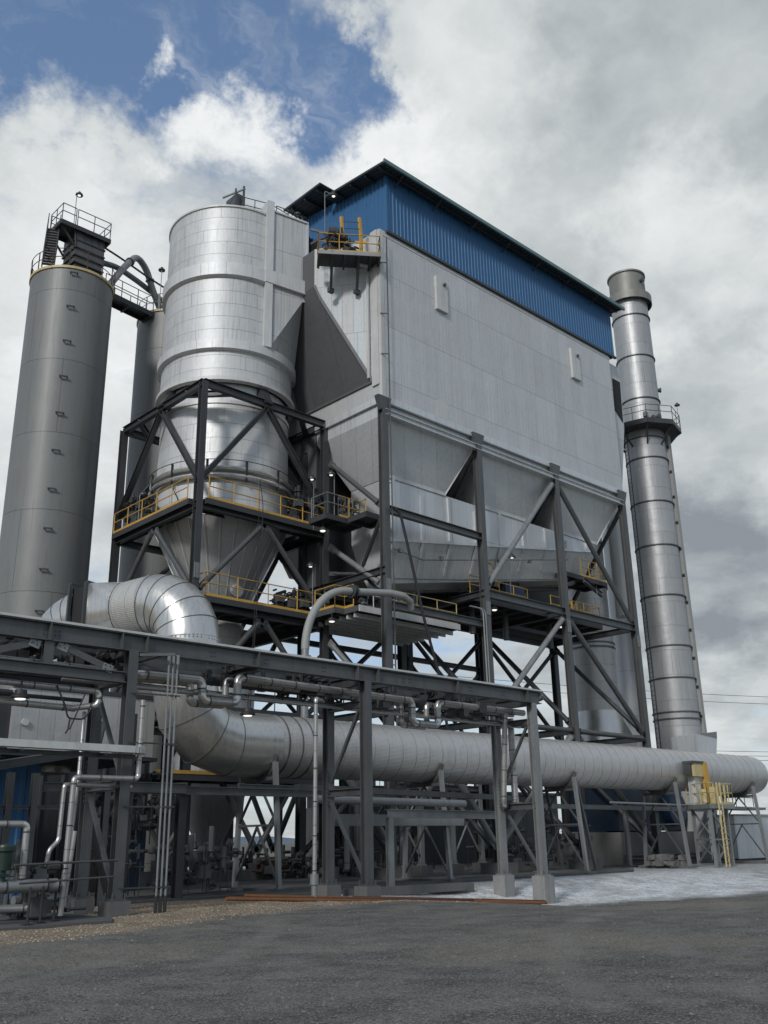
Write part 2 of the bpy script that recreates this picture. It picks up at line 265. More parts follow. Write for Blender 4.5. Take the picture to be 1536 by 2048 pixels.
# ---------------------------------------------------------------- mesh builder
def basis(d, up=V((0, 0, 1))):
    d = V(d).normalized(); up = V(up)
    if abs(d.dot(up)) > .995: up = V((1, 0, 0)) if abs(d.x) < .9 else V((0, 1, 0))
    s = d.cross(up).normalized(); u = s.cross(d).normalized(); return d, s, u
class MB:
    def __init__(s): s.v = []; s.f = []; s.sm = []
    def add(s, vs, fs, smooth=False):
        o = len(s.v); s.v += [V(p) for p in vs]; s.f += [tuple(i+o for i in f) for f in fs]; s.sm += [smooth]*len(fs); return s
    def hexa(s, a, b):  # two quads (4 pts each, same order) joined
        return s.add(list(a)+list(b), [(3, 2, 1, 0), (4, 5, 6, 7), (0, 1, 5, 4), (1, 2, 6, 5), (2, 3, 7, 6), (3, 0, 4, 7)])
    def box(s, x0, x1, y0, y1, z0, z1):
        return s.hexa([(x0, y0, z0), (x1, y0, z0), (x1, y1, z0), (x0, y1, z0)], [(x0, y0, z1), (x1, y0, z1), (x1, y1, z1), (x0, y1, z1)])
    def bar(s, p, q, w=.1, h=None, up=(0, 0, 1)):
        h = h or w; p = V(p); q = V(q); d, a, u = basis(q-p, up)
        o = [a*(-w/2)-u*(h/2), a*(w/2)-u*(h/2), a*(w/2)+u*(h/2), a*(-w/2)+u*(h/2)]
        return s.hexa([p+k for k in o], [q+k for k in o])
    def prism(s, poly, off):
        off = V(off); n = len(poly); a = [V(p) for p in poly]; b = [p+off for p in a]
        return s.add(a+b, [tuple(range(n))[::-1], tuple(range(n, 2*n))]+[(i, (i+1) % n, n+(i+1) % n, n+i) for i in range(n)])
    def ibeam(s, p, q, h=.3, w=.25, t=.025, up=(0, 0, 1)):
        """I section: depth h along up, flange width w"""
        p = V(p); q = V(q); d, a, u = basis(q-p, up)
        tw = t*.6; H = h/2; Wd = w/2
        pts = [(-Wd, -H), (Wd, -H), (Wd, -H+t), (tw, -H+t), (tw, H-t), (Wd, H-t), (Wd, H), (-Wd, H), (-Wd, H-t), (-tw, H-t), (-tw, -H+t), (-Wd, -H+t)]
        return s.prism([p+a*x+u*y for x, y in pts], q-p)
    def tube(s, p, q, r, r2=None, n=12, cap=True):
        r2 = r if r2 is None else r2; p = V(p); q = V(q); d, a, u = basis(q-p)
        A = [p+(a*math.cos(t)+u*math.sin(t))*r for t in [2*math.pi*i/n for i in range(n)]]
        B = [q+(a*math.cos(t)+u*math.sin(t))*r2 for t in [2*math.pi*i/n for i in range(n)]]
        s.add(A+B, [(i, (i+1) % n, n+(i+1) % n, n+i) for i in range(n)], True)
        if cap: s.add(A, [tuple(range(n))[::-1]]); s.add(B, [tuple(range(n))])
        return s
    def path(s, pts, r, n=10, bend=0., seg=6, cap=True, rads=None):
        """round pipe through pts; corners rounded with radius bend"""
        P = [V(p) for p in pts]
        if bend:
            Q = [P[0]]
            for i in range(1, len(P)-1):
                a, b, c = P[i-1], P[i], P[i+1]; d1 = (a-b); d2 = (c-b)
                k = min(bend, d1.length*.49, d2.length*.49); A = b+d1.normalized()*k; B = b+d2.normalized()*k
                for j in range(seg+1):
                    t = j/seg; Q.append(A*(1-t)**2+b*2*t*(1-t)+B*t*t)
            Q.append(P[-1]); P = Q
        return s.sweep(P, r, n, cap, rads)
    def sweep(s, P, r, n=10, cap=True, rads=None):
        d0, a, u = basis(P[1]-P[0]); rings = []
        for i, p in enumerate(P):
            d = (P[min(i+1, len(P)-1)]-P[max(i-1, 0)]).normalized()
            a = (a-d*a.dot(d)).normalized(); u = a.cross(d) * -1
            rad = rads[i] if rads else r
            rings.append([p+(a*math.cos(2*math.pi*k/n)+u*math.sin(2*math.pi*k/n))*rad for k in range(n)])
        vs = [v for rg in rings for v in rg]; fs = []
        for i in range(len(rings)-1):
            for k in range(n): fs.append((i*n+k, i*n+(k+1) % n, (i+1)*n+(k+1) % n, (i+1)*n+k))
        s.add(vs, fs, True)
        if cap: s.add(rings[0], [tuple(range(n))[::-1]]); s.add(rings[-1], [tuple(range(n))])
        return s
    def lathe(s, c, prof, n=48, a0=0, a1=2*math.pi):
        """prof = [(radius, z), ...] around upright axis at c; sharp rings where z or r repeats"""
        full = abs(a1-a0-2*math.pi) < 1e-6; m = n if full else n+1
        for (ra, za), (rb, zb) in zip(prof, prof[1:]):
            A = [V((c[0]+ra*math.cos(a0+(a1-a0)*i/n), c[1]+ra*math.sin(a0+(a1-a0)*i/n), za)) for i in range(m)]
            B = [V((c[0]+rb*math.cos(a0+(a1-a0)*i/n), c[1]+rb*math.sin(a0+(a1-a0)*i/n), zb)) for i in range(m)]
            s.add(A+B, [(i, (i+1) % m, m+(i+1) % m, m+i) for i in range(n)], True)
        return s
    def ring(s, p, d, r, t, n=32, w=None):
        """thin band of radius r, thickness t (radial) and width w, axis d"""
        w = w or t; d, a, u = basis(d); p = V(p)
        sec = [(r-.01, -w/2), (r+t, -w/2), (r+t, w/2), (r-.01, w/2)]
        vs = []
        for i in range(n):
            c = a*math.cos(2*math.pi*i/n)+u*math.sin(2*math.pi*i/n)
            vs += [p+c*x+d*y for x, y in sec]
        fs = [(i*4+j, i*4+(j+1) % 4, ((i+1) % n)*4+(j+1) % 4, ((i+1) % n)*4+j) for i in range(n) for j in range(4)]
        return s.add(vs, fs, True)
    def corr(s, p, q, z0, z1, pitch=.28, d=.045, out=(0, -1, 0), zt0=None, zt1=None):
        """ribbed sheet between p and q (plan points); top height may slope z1 -> zt1"""
        p = V((*p, 0)); q = V((*q, 0)); L = (q-p).length; e = (q-p)/L; o = V(out); n = int(L/pitch); vs = []; fs = []
        st = []
        for i in range(n):
            b = i*L/n; w_ = L/n
            st += [(b, 0), (b+w_*.55, 0), (b+w_*.65, d), (b+w_*.9, d)]
        st.append((L, 0))
        za, zb = (z1, z1) if zt1 is None else (z1, zt1)
        for x, y in st:
            k = p+e*x+o*y; t = x/L
            vs += [V((k.x, k.y, z0)), V((k.x, k.y, za+(zb-za)*t))]
        for i in range(len(st)-1): fs.append((2*i, 2*i+2, 2*i+3, 2*i+1))
        return s.add(vs, fs)
    def make(s, name, mat, origin=(0, 0, 0)):
        me = bpy.data.meshes.new(name); o = V(origin)
        me.from_pydata([tuple(v-o) for v in s.v], [], s.f); me.update()
        me.polygons.foreach_set('use_smooth', s.sm)
        me.set_sharp_from_angle(angle=R(38))
        me.materials.append(MT[mat] if isinstance(mat, str) else mat)
        ob = bpy.data.objects.new(name, me); COL.objects.link(ob); return ob
def props(o, label, cat, group=None, kind=None):
    if label: o['label'] = label
    if cat: o['category'] = cat
    if group: o['group'] = group
    if kind: o['kind'] = kind
    return o
def thing(name, label, cat, loc, group=None):
    o = bpy.data.objects.new(name, None); o.empty_display_size = .2; COL.objects.link(o); o.location = V(loc); props(o, label, cat, group); return o
def worldloc(o):
    l = V((0, 0, 0))
    while o: l = l+o.location; o = o.parent
    return l
def part(mb, name, mat, parent, label=None):
    wl_ = worldloc(parent); o = mb.make(name, mat, wl_); o.parent = parent
    if label: o['label'] = label
    return o
def comps(mb):
    """split a builder into its separate solids"""
    par = list(range(len(mb.v)))
    def f(i):
        while par[i] != i: par[i] = par[par[i]]; i = par[i]
        return i
    seen = {}
    for i, v in enumerate(mb.v):
        k = (round(v.x, 3), round(v.y, 3), round(v.z, 3))
        if k in seen: par[f(i)] = f(seen[k])
        else: seen[k] = i
    for fc in mb.f:
        for j in fc[1:]: par[f(j)] = f(fc[0])
    out = {}
    for fc, sm in zip(mb.f, mb.sm):
        out.setdefault(f(fc[0]), []).append((fc, sm))
    res = []
    for fs in out.values():
        m = MB(); mp = {}
        for fc, sm in fs:
            for j in fc:
                if j not in mp: mp[j] = len(m.v); m.v.append(mb.v[j])
            m.f.append(tuple(mp[j] for j in fc)); m.sm.append(sm)
        res.append(m)
    return res
def parts(mb, name, mat, parent):
    for m in comps(mb): o = part(m, name, mat, parent)
    return o
def solos(mb, name, mat, label, cat, loc, pname, group=None):
    """a thing made of several pieces, each piece a part"""
    T = thing(name, label, cat, loc, group); parts(mb, pname, mat, T); return T
def solo(mb, name, mat, label, cat, loc, group=None, kind=None):
    o = mb.make(name, mat, loc); o.location = V(loc); return props(o, label, cat, group, kind)
def struct(mb, name, mat, kind='structure'):
    o = mb.make(name, mat); o['kind'] = kind; return o

# rails: points at deck level
def rail(parent, pts, h=1.07, mat='yellow', sp=1.35, toe=True, r=.026, closed=False):
    g = MB(); P = [V(p) for p in pts]
    if closed: P.append(P[0])
    for a, b in zip(P, P[1:]):
        L = (b-a).length; n = max(1, round(L/sp))
        for i in range(n+1):
            k = a+(b-a)*i/n; g.tube(k-V((0, 0, .12)), k+V((0, 0, h)), r, n=6)
        for hh in (h, h*.55): g.tube(a+V((0, 0, hh)), b+V((0, 0, hh)), r, n=6)
    ro = part(g, 'railing', mat, parent)
    if toe:
        t = MB()
        for a, b in zip(P, P[1:]): t.bar(a+V((0, 0, .06)), b+V((0, 0, .06)), .02, .13)
        part(t, 'toe_board', mat, parent)
    return ro
def lamp(base, h, arm, label, lit=True, group='floodlights on poles', up=False):
    """small floodlight on a thin pole; arm = horizontal offset of head"""
    b = V(base); top = b+V((0, 0, h)); hd = top+V(arm)
    T = thing('floodlight', label, 'lamp', b, group)
    g = MB(); g.path([b, top, hd], .022, n=6, bend=.08, seg=3) if V(arm).length > .05 else g.tube(b, top, .022, n=6); part(g, 'pole', 'steel_light', T)
    g = MB(); g.lathe((hd.x, hd.y), [(0, hd.z+.10), (.10, hd.z+.09), (.20, hd.z+.02), (.21, hd.z-.06), (.17, hd.z-.07), (.09, hd.z-.065)], n=14); g.box(hd.x-.06, hd.x+.06, hd.y-.06, hd.y+.06, hd.z+.06, hd.z+.17); part(g, 'housing', 'steel_dark', T)
    g = MB(); g.lathe((hd.x, hd.y), [(.09, hd.z-.06), (.075, hd.z-.085), (0, hd.z-.095)], n=14); part(g, 'lens', 'glow' if lit else 'grey_paint', T)
    return T
# ================================================================ GROUND
def graded(lo, hi, near0, near1, step, far):
    a = []; x = near0
    while x <= near1: a.append(x); x += step
    k = step; x = near1
    while x < hi: k *= 1.35; x += k; a.append(min(x, hi))
    k = step; x = near0
    while x > lo: k *= 1.35; x -= k; a.insert(0, max(x, lo))
    return a
from mathutils import noise as mn
gx = graded(-9000, 9000, -3, 62, .3, 0); gy = graded(-9000, 9000, -3, 40, .3, 0)
g = MB(); vs = []
for y in gy:
    for x in gx:
        vs.append((x, y, gfull(x, y)))
nx = len(gx)
g.add(vs, [(j*nx+i, j*nx+i+1, (j+1)*nx+i+1, (j+1)*nx+i) for j in range(len(gy)-1) for i in range(nx-1)], True)
struct(g, 'ground', 'ground')
g = MB()
g.prism([(18.6, 25.2, -.2), (25.6, 24.6, -.2), (26.2, 24.6, -.2), (27.2, 26.9, -.2), (33, 27.0, -.2), (41.5, 27.0, -.2), (44.0, 28.6, -.2), (45.5, 31.0, -.2), (62, 31.4, -.2), (62, 46, -.2), (18.6, 46, -.2)], (0, 0, .26))
g.prism([(5.5, 26.5, -.2), (18.58, 26.5, -.2), (18.58, 46, -.2), (5.5, 46, -.2)], (0, 0, .25))
struct(g, 'concrete_slab', 'slab')
g = MB(); g.prism([(4, 20.3, -.2), (11.0, 20.3, -.2), (11.4, 21.0, -.2), (11.4, 24.2, -.2), (4, 24.2, -.2)], (0, 0, .25)); struct(g, 'rack_slab', 'slab')
# loose stones on road and gravel (uncountable)
g = MB(); rnd = random.Random(3)
def stone(mb, x, y, z, s, rn=rnd, n=0):
    vs = []
    for d in ((1, 0, 0), (-1, 0, 0), (0, 1, 0), (0, -1, 0), (0, 0, 1), (0, 0, -.6)):
        k = s*rn.uniform(.6, 1.2); vs.append((x+d[0]*k, y+d[1]*k, z+d[2]*k*.7))
    mb.add(vs, [(0, 2, 4), (2, 1, 4), (1, 3, 4), (3, 0, 4), (2, 0, 5), (1, 2, 5), (3, 1, 5), (0, 3, 5)])
for i in range(16000):
    t = rnd.random()
    dd = 5+22*t**1.3; a = az+R(rnd.uniform(-23, 23)); x, y = dd*math.sin(a), dd*math.cos(a)
    if mn.noise(V((x*.5, y*.5, 7))) < -.05 and rnd.random() < .7: continue
    stone(g, x, y, gfull(x, y)+.004, rnd.uniform(.008, .018) if rnd.random() < .93 else rnd.uniform(.018, .042))
st = struct(g, 'loose_stones', paint('road_stone', (.13, .128, .12), .9, 0, 1.0, 0, dirt=(.02, .02, .02), dirtamt=.9, scale=3), 'stuff'); props(st, 'small loose grey stones scattered over the dark dirt road', 'stones')
g = MB()
for i in range(9000):
    x = rnd.uniform(6, 30); y = rnd.uniform(17, 26)
    yb = min(14.9+.33*x, 20.4)
    if y < yb-.3 or (x > 24 and y < 21) or (x < 11.5 and y > 20.2): continue
    stone(g, x, y, gfull(x, y)+.006, rnd.uniform(.010, .028))
st = struct(g, 'gravel', paint('tan_gravel', (.38, .31, .225), .9, 0, .6, 0, scale=9), 'stuff'); props(st, 'tan and grey gravel bed around the rack feet', 'gravel')
# far low hills
g = MB(); n = 60; pts = []
for i in range(n):
    a = R(-10+110*i/(n-1)); d = 5200; h = 26+26*mn.noise(V((i*.23, 1, 5)))+10*mn.noise(V((i*.9, 2, 5)))
    pts.append((d*math.sin(a), d*math.cos(a), h))
vs = [(x, y, -20) for x, y, h in pts]+[(x*1.06, y*1.06, h) for x, y, h in pts]+[(x*1.25, y*1.25, -20) for x, y, h in pts]
g.add(vs, [(i, i+1, n+i+1, n+i) for i in range(n-1)]+[(n+i, n+i+1, 2*n+i+1, 2*n+i) for i in range(n-1)], True)
struct(g, 'hills', paint('far_hills', (.10, .13, .17), .95, 0, .2, 0, scale=.01))

# ================================================================ FILTER HOUSE
X0, X1, Y0, YB, ZB, ZT = 29.36, 50.3, 30.8, 37.6, 22.35, 32.0
H = thing('filter_house', 'huge grey clad filter house with a blue ribbed penthouse, on tall steel legs', 'industrial building', (39.8, 34.2, ZB))
g = MB(); g.box(X0, X1, Y0, YB, ZB, ZT); part(g, 'wall', 'wall', H)
g = MB(); g.box(X0-.03, X0+.22, Y0-.03, Y0+.22, ZB-.02, ZT-.1); g.box(X0-.035, X1+.035, Y0-.025, Y0+.3, ZT-.32, ZT-.2); part(g, 'corner_trim', 'white', H)
g = MB(); g.box(33.32, 34.1, Y0-.012, Y0+.02, ZB+.02, 23.35); part(g, 'patch_panel', 'white', H)
for x in (33.44, 45.72):
    g = MB(); g.box(x, x+.86, Y0-.17, Y0-.001, 28.78, 30.85); b = part(g, 'cover_box', 'white', H)
    g = MB(); g.tube((x+.6, Y0-.17, 30.45), (x+.6, Y0-.28, 30.45), .1); part(g, 'nozzle', 'steel', b)
# penthouse
px0, px1, py0 = 29.92, 50.95, Y0-.02
PH = MB(); PH.corr((px0, py0), (px1, py0), 32.05, 35.75, .27, .032, (0, -1, 0)); part(PH, 'penthouse_front', 'blue', H)
g = MB(); g.corr((px0, YB), (px0, py0), 32.05, 36.6, .30, .05, (-1, 0, 0), zt1=35.62); g.box(px0-.06, px0+.1, py0-.06, py0+.1, 32.0, 35.6); part(g, 'penthouse_end', 'blue', H)
g = MB(); g.corr((px1, py0), (px1, YB), 32.05, 35.7, .30, .05, (1, 0, 0)); g.corr((px1, YB+.01), (px0, YB+.01), 32.05, 36.5, .30, .05, (0, 1, 0)); part(g, 'penthouse_back', 'blue', H)
g = MB(); g.box(px0-.1, px1+.06, py0-.12, py0+.02, 31.93, 32.08); g.box(px0-.12, px0, py0, YB, 31.93, 32.08); part(g, 'base_flashing', 'roof', H)
def slab(mb, x0, x1, ya, za, yb, zb, t=.07):
    mb.hexa([(x0, ya, za), (x1, ya, za), (x1, yb, zb), (x0, yb, zb)], [(x0, ya, za+t), (x1, ya, za+t), (x1, yb, zb+t), (x0, yb, zb+t)])
g = MB(); slab(g, 29.0, 51.45, 30.0, 35.58, 34.9, 36.1)
for i in range(75): xx = 29.05+i*.3; g.bar((xx, 30.0, 35.56), (xx, 34.9, 36.08), .08, .05)
for y in (30.45, 31.6, 32.8, 34.0): zz_ = 35.58+(y-30)*.106; g.box(29.1, 51.3, y-.04, y+.04, zz_-.16, zz_-.02)
part(g, 'roof', 'roof', H)
g = MB(); slab(g, 28.55, 51.4, 34.75, 36.72, 38.1, 36.75)
for i in range(76): xx = 28.6+i*.3; g.bar((xx, 34.7, 36.70), (xx, 38.1, 36.73), .08, .05)
for y in (35.2, 36.3, 37.5): g.box(28.7, 51.3, y-.05, y+.05, 36.52, 36.68)
part(g, 'raised_roof', 'roof', H)
g = MB(); g.corr((29.93, 34.8), (50.9, 34.8), 36.0, 36.7, .3, .03, (0, -1, 0)); part(g, 'clerestory', 'blue', H)
g = MB(); g.box(28.97, 51.5, 29.9, 30.0, 35.5, 35.72); part(g, 'gutter', 'fascia', H)
g = MB()
for x in range(30, 51, 3): g.bar((x+.5, 30.06, 35.45), (x+.5, 30.78, 35.1), .06)
parts(g, 'eave_strut', 'steel_dark', H)
g = MB()
for x, s in ((39.8, .12), (41.6, .1)): g.box(x, x+.3, 30.2, 30.4, 35.68, 35.68+s*2)
parts(g, 'ridge_bracket', 'roof', H)
# rear lower house and dark second hopper row (partly seen through the gaps)
g = MB(); g.box(X0+.3, X1-.3, YB+.002, 43.0, ZB-1.2, 31.5); part(g, 'rear_wall', 'wall', H)
def frust(mb, x0, x1, y0, y1, z1, a0, a1, b0, b1, z0):
    mb.hexa([(a0, b0, z0), (a1, b0, z0), (a1, b1, z0), (a0, b1, z0)], [(x0, y0, z1), (x1, y0, z1), (x1, y1, z1), (x0, y1, z1)])
cols = (29.36, 36.28, 43.06, 49.97)
for i in range(3):
    a, b = cols[i], cols[i+1]; a_ = a+.12; b_ = b-.12; m_ = (a+b)/2
    g = MB(); frust(g, a_, b_, 31.0, 36.0, 21.35, m_-2.05, m_+2.05, 32.0, 34.8, 18.72); g.box(a_, b_, 31.0, 36.0, 21.352, 22.3)
    hp = part(g, 'hopper', 'hopper', H)
    g = MB()
    for s in (-1, 1): g.bar((m_+s*2.06, 31.98, 18.72), (m_+s*(b_-a_)/2, 30.98, 21.35), .07)
    g.box(m_-2.1, m_+2.1, 31.94, 31.99, 18.66, 18.86); parts(g, 'edge_trim', 'white', hp)
    g = MB(); frust(g, a_, b_, 37.0, 42.6, 21.1, m_-1.2, m_+1.2, 38.6, 41, 15.5); part(g, 'rear_hopper', 'hopper', H)
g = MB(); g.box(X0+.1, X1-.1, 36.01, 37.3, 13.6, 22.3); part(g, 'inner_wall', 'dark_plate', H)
g = MB(); g.box(X0, X1+.1, Y0-.04, Y0+.1, 22.0, 22.34); g.box(X0-.04, X0+.1, Y0+.101, 36, 22.0, 22.34); part(g, 'bottom_trim', 'hopper', H)
# manifold: tapering trough under the hoppers
def man(z): return z
prof = lambda t: dict(fx=30.8+(47.9-30.8)*t, low=15.45+(18.2-15.45)*t, bot=13.1+(16.25-13.1)*t)
a, b = prof(0), prof(1)
g = MB()
up0 = [(30.8, 32.0, a['low']), (30.8, 32.0, 18.7), (30.8, 34.8, 18.7), (30.8, 34.8, a['low']+.4)]
up1 = [(48.3, 32.0, b['low']), (48.3, 32.0, 18.7), (48.3, 34.8, 18.7), (48.3, 34.8, b['low']+.2)]
g.add(up0+up1, [(0, 1, 5, 4), (1, 2, 6, 5), (2, 3, 7, 6), (3, 2, 1, 0), (4, 5, 6, 7)]); part(g, 'manifold', 'manifold', H)
g = MB()
lo0 = [(30.8, 32.0, a['low']), (30.8, 32.55, 13.35), (30.8, 33.4, a['bot']-.05), (30.8, 34.2, 14.2), (30.8, 34.8, a['low']+.4)]
lo1 = [(48.3, 32.0, b['low']), (48.0, 32.75, 16.5), (47.9, 33.4, b['bot']), (48.0, 34.1, 16.9), (48.3, 34.8, b['low']+.2)]
g.add(lo0+lo1, [(i, i+1, i+6, i+5) for i in range(4)]+[(4, 3, 2, 1, 0), (5, 6, 7, 8, 9)]); part(g, 'manifold_belly', 'manifold_low', H)
g = MB()
for i in range(9):
    t = .015+i*.12; p_ = prof(t); x = p_['fx']; g.box(x-.10, x+.10, 31.93, 31.998, p_['low']+.02, 18.3 if i % 2 else 18.66)
    g.bar((x, 31.97, p_['low']), (x, 32.5, p_['low']-1.9+.9*t), .16, .05, up=(0, -1, 0))
g.bar((30.8, 31.96, a['low']), (48.3, 31.96, b['low']), .05, .16); part(g, 'stiffener', 'manifold', H)
# plenum at the left end (skewed face), dark underside, right end piece
A = V((27.25, 33.1, 0)); Bc = V((29.40, 31.52, 0))
g = MB()
pl = [(27.56, 33.95, 29.25), (27.75, 33.7, 28.45), (29.38, 31.52, 23.32), (29.38, 31.52, 29.9), (29.38, 31.52, 31.6), (27.56, 33.95, 31.5)]
g.prism(pl, (.02, .03, 0)); part(g, 'plenum_face', 'wall_tint', H)
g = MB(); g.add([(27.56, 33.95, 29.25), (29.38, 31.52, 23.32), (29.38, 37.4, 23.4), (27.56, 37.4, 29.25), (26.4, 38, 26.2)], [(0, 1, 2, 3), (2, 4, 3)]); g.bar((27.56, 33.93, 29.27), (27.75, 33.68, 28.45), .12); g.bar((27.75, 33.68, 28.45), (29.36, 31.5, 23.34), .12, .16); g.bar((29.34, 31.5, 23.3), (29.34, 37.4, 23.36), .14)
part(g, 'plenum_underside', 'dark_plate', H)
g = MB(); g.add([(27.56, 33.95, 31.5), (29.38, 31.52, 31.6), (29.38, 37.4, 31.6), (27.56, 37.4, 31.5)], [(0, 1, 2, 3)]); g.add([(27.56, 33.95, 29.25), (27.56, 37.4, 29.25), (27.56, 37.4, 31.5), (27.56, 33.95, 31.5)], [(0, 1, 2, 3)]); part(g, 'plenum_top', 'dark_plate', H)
g = MB(); g.bar((29.2, 31.6, 23.5), (29.2, 31.6, 29.4), .14, .1); g.bar((29.32, 31.2, 23.0), (29.32, 31.2, 32), .1, .5, up=(0, 1, 0)); part(g, 'plenum_trim', 'white', H)
g = MB(); g.prism([(X1, 31.3, ZB+.1), (51.0, 31.3, ZB+.2), (52.1, 31.3, 27.4), (52.25, 31.3, 31.9), (X1, 31.3, 31.9)], (0, 5, 0)); part(g, 'outlet_plenum', 'wall', H)
g = MB(); g.add([(51.25, 31.28, 30.8), (52.15, 31.28, 30.8), (52.0, 31.28, 27.7), (51.15, 31.28, 28.4)], [(0, 3, 2, 1)]); part(g, 'opening_shade', 'dark', H)  # flat dark sheet, stands in for the shade inside a recess
# downpipe at front left corner
g = MB(); g.tube((29.62, 30.55, .6), (29.62, 30.55, 31.4), .035, n=6)
for z in (3, 9, 12.2, 14.9, 17.7, 21.3, 24.6, 26.9, 29.9): g.bar((29.62, 30.55, z), (29.3, 30.8, z), .05)
part(g, 'downpipe', 'steel', H)
# top platform on the plenum
e_ = (Bc-A).normalized(); nrm = V((e_.y, -e_.x, 0)); 
def pp(s, o, z): v = A+e_*s+nrm*o; return (v.x, v.y, z)
PF = thing('access_platform', 'small yellow railed platform on black brackets beside the blue penthouse end wall', 'platform', pp(1.2, .3, 29.9))
g = MB(); g.prism([pp(-.15, .05, 29.86), pp(-.15, 1.35, 29.86), pp(3.0, 1.35, 29.86), pp(3.0, .05, 29.86)], (0, 0, .05))
for s in (-.1, .55, 1.2, 1.9, 2.5, 2.95): g.bar(pp(s, .05, 29.78), pp(s, 1.35, 29.78), .1, .14)
part(g, 'deck', 'grate', PF)
g = MB(); g.bar(pp(-.15, 1.37, 29.85), pp(3.0, 1.37, 29.85), .03, .2); g.bar(pp(3.02, .05, 29.85), pp(3.02, 1.37, 29.85), .03, .2); g.bar(pp(-.17, .05, 29.85), pp(-.17, 1.37, 29.85), .03, .2); part(g, 'deck_edge', 'steel_light', PF)
rail(PF, [pp(-.15, .1, 29.92), pp(-.15, 1.33, 29.92), pp(2.98, 1.33, 29.92), pp(2.98, .1, 29.92)], sp=.95)
for s in (.55, 1.9):
    g = MB(); g.bar(pp(s, 1.0, 29.75), pp(s, .02, 28.55), .14); g.box(*(lambda q: (q[0]-.15, q[0]+.15, q[1]-.1, q[1]+.1, 28.35, 28.6))(pp(s, 0, 0))); parts(g, 'bracket', 'steel_dark', PF)
g = MB()
for s in (1.15, 2.1):
    g.bar(pp(s, .7, 29.9), pp(s, .7, 31.0), .12); g.bar(pp(s, .7, 31.0), pp(s-.1, .7, 32.5), .14)
    g.bar(pp(s-.35, .7, 31.0), pp(s+.35, .7, 31.0), .1)
parts(g, 'hoist_post', 'yellow', PF)
g = MB()
for z in (30.2, 30.6, 31.0, 31.4, 31.8, 32.2): g.tube(pp(1.15, .72, z), pp(2.1, .72, z), .02, n=6)
part(g, 'ladder_rung', 'steel', PF)
mt_ = MB(); mt_.bar(pp(.15, .5, 30.3), pp(2.6, .3, 30.0), .3, .45); mt_.prism([pp(.2, .9, 30.05), pp(.2, .9, 30.9), pp(1.2, .9, 30.6), pp(1.2, .9, 30.05)], V(nrm)*-.5); part(mt_, 'damper_housing', 'white', PF)
mt_ = MB(); c_ = V(pp(.35, .8, 31.45)); mt_.tube(c_, c_+V((.4, -.25, 0)), .28, n=18); mt_.tube(c_+V((.1, 0, -.5)), c_+V((.9, -.5, -.3)), .13); mt_.tube(V(pp(1.0, .9, 31.2)), V(pp(1.0, .9, 31.65)), .12); mt_.bar(pp(-.5, .3, 31.9), pp(.5, .8, 31.3), .12); mt_.bar(pp(-.5, .3, 31.0), pp(.3, .8, 31.2), .1); part(mt_, 'hoist_motor', 'steel_dark', PF)
lamp(pp(.2, .5, 31.2), 3.0, (.35, -.3, -.25), 'floodlight on a thin pole against the blue penthouse end wall', group='floodlights on poles')
# expansion joint between cyclone outlet and plenum
# ================================================================ CYCLONE VESSEL
cx, cy = 25.7, 39.0
CY = thing('cyclone_vessel', 'large silver clad cyclone vessel with raised bands, left of the filter house', 'vessel', (cx, cy, 11))
n = 64
g = MB(); g.lathe((cx, cy), [(0, 34.25), (1.6, 34.12), (3.25, 33.72), (3.43, 33.60), (3.43, 23.35)], n); part(g, 'shell', 'cyc', CY)
g = MB(); g.lathe((cx, cy), [(3.43, 30.02), (3.64, 30.0), (3.64, 29.28), (3.43, 29.2)], n); part(g, 'band', 'band', CY)
g = MB(); g.lathe((cx, cy), [(3.43, 25.55), (3.66, 25.5), (3.66, 25.02), (3.43, 24.95)], n); part(g, 'band', 'band', CY)
g = MB(); g.lathe((cx, cy), [(3.43, 23.5), (3.62, 23.48), (3.62, 23.28), (3.36, 23.24)], n); g.lathe((cx, cy), [(3.40, 33.66), (3.50, 33.62), (3.50, 33.52), (3.42, 33.50)], n); parts(g, 'flange', 'white', CY)
g = MB(); g.lathe((cx, cy), [(3.15, 23.3), (3.15, 22.3)], n); part(g, 'neck', 'band', CY)
g = MB(); g.lathe((cx, cy), [(3.12, 22.32), (3.36, 22.3), (3.36, 22.12), (3.3, 22.1), (3.34, 17.9), (3.28, 16.35)], n); part(g, 'lower_shell', 'cyclow', CY)
g = MB()
for z, r_ in ((18.62, 3.40), (18.22, 3.44)):
    pts = [V((cx+(r_+.12)*math.cos(t), cy+(r_+.12)*math.sin(t), z)) for t in [2*math.pi*i/60 for i in range(60)]]
    g.sweep(pts+[pts[0]], .13, 8, False)
parts(g, 'ring_main', 'elbow', CY)
g = MB(); pts = [V((cx+3.72*math.cos(t), cy+3.72*math.sin(t), 18.98)) for t in [2*math.pi*i/48 for i in range(49)]]; g.sweep(pts, .02, 5, False)
for k in range(12):
    t = 2*math.pi*k/12+.25; c_ = V((cx+3.62*math.cos(t), cy+3.62*math.sin(t), 0)); g.bar(c_+V((0, 0, 18.0)), c_+V((0, 0, 19.0)), .09)
    if k % 3 == 0: g.path([c_+V((0, 0, 18.2)), c_*1+V((.1, -.1, 17.6)), c_+V((.3, -.2, 17.2)), c_+V((.1, -.3, 16.6))], .025, 5, bend=.15)
part(g, 'ring_fitting', 'rubber', CY)
g = MB(); g.lathe((cx, cy), [(3.24, 16.34), (1.15, 11.95), (1.15, 11.5)], n); part(g, 'cone', 'cone', CY)
g = MB()
for k in range(26):
    t = 2*math.pi*k/26; c_, s_ = math.cos(t), math.sin(t)
    g.bar((cx+3.26*c_, cy+3.26*s_, 16.3), (cx+1.17*c_, cy+1.17*s_, 11.95), .04, .03)
part(g, 'standing_seam', 'hopper', CY)
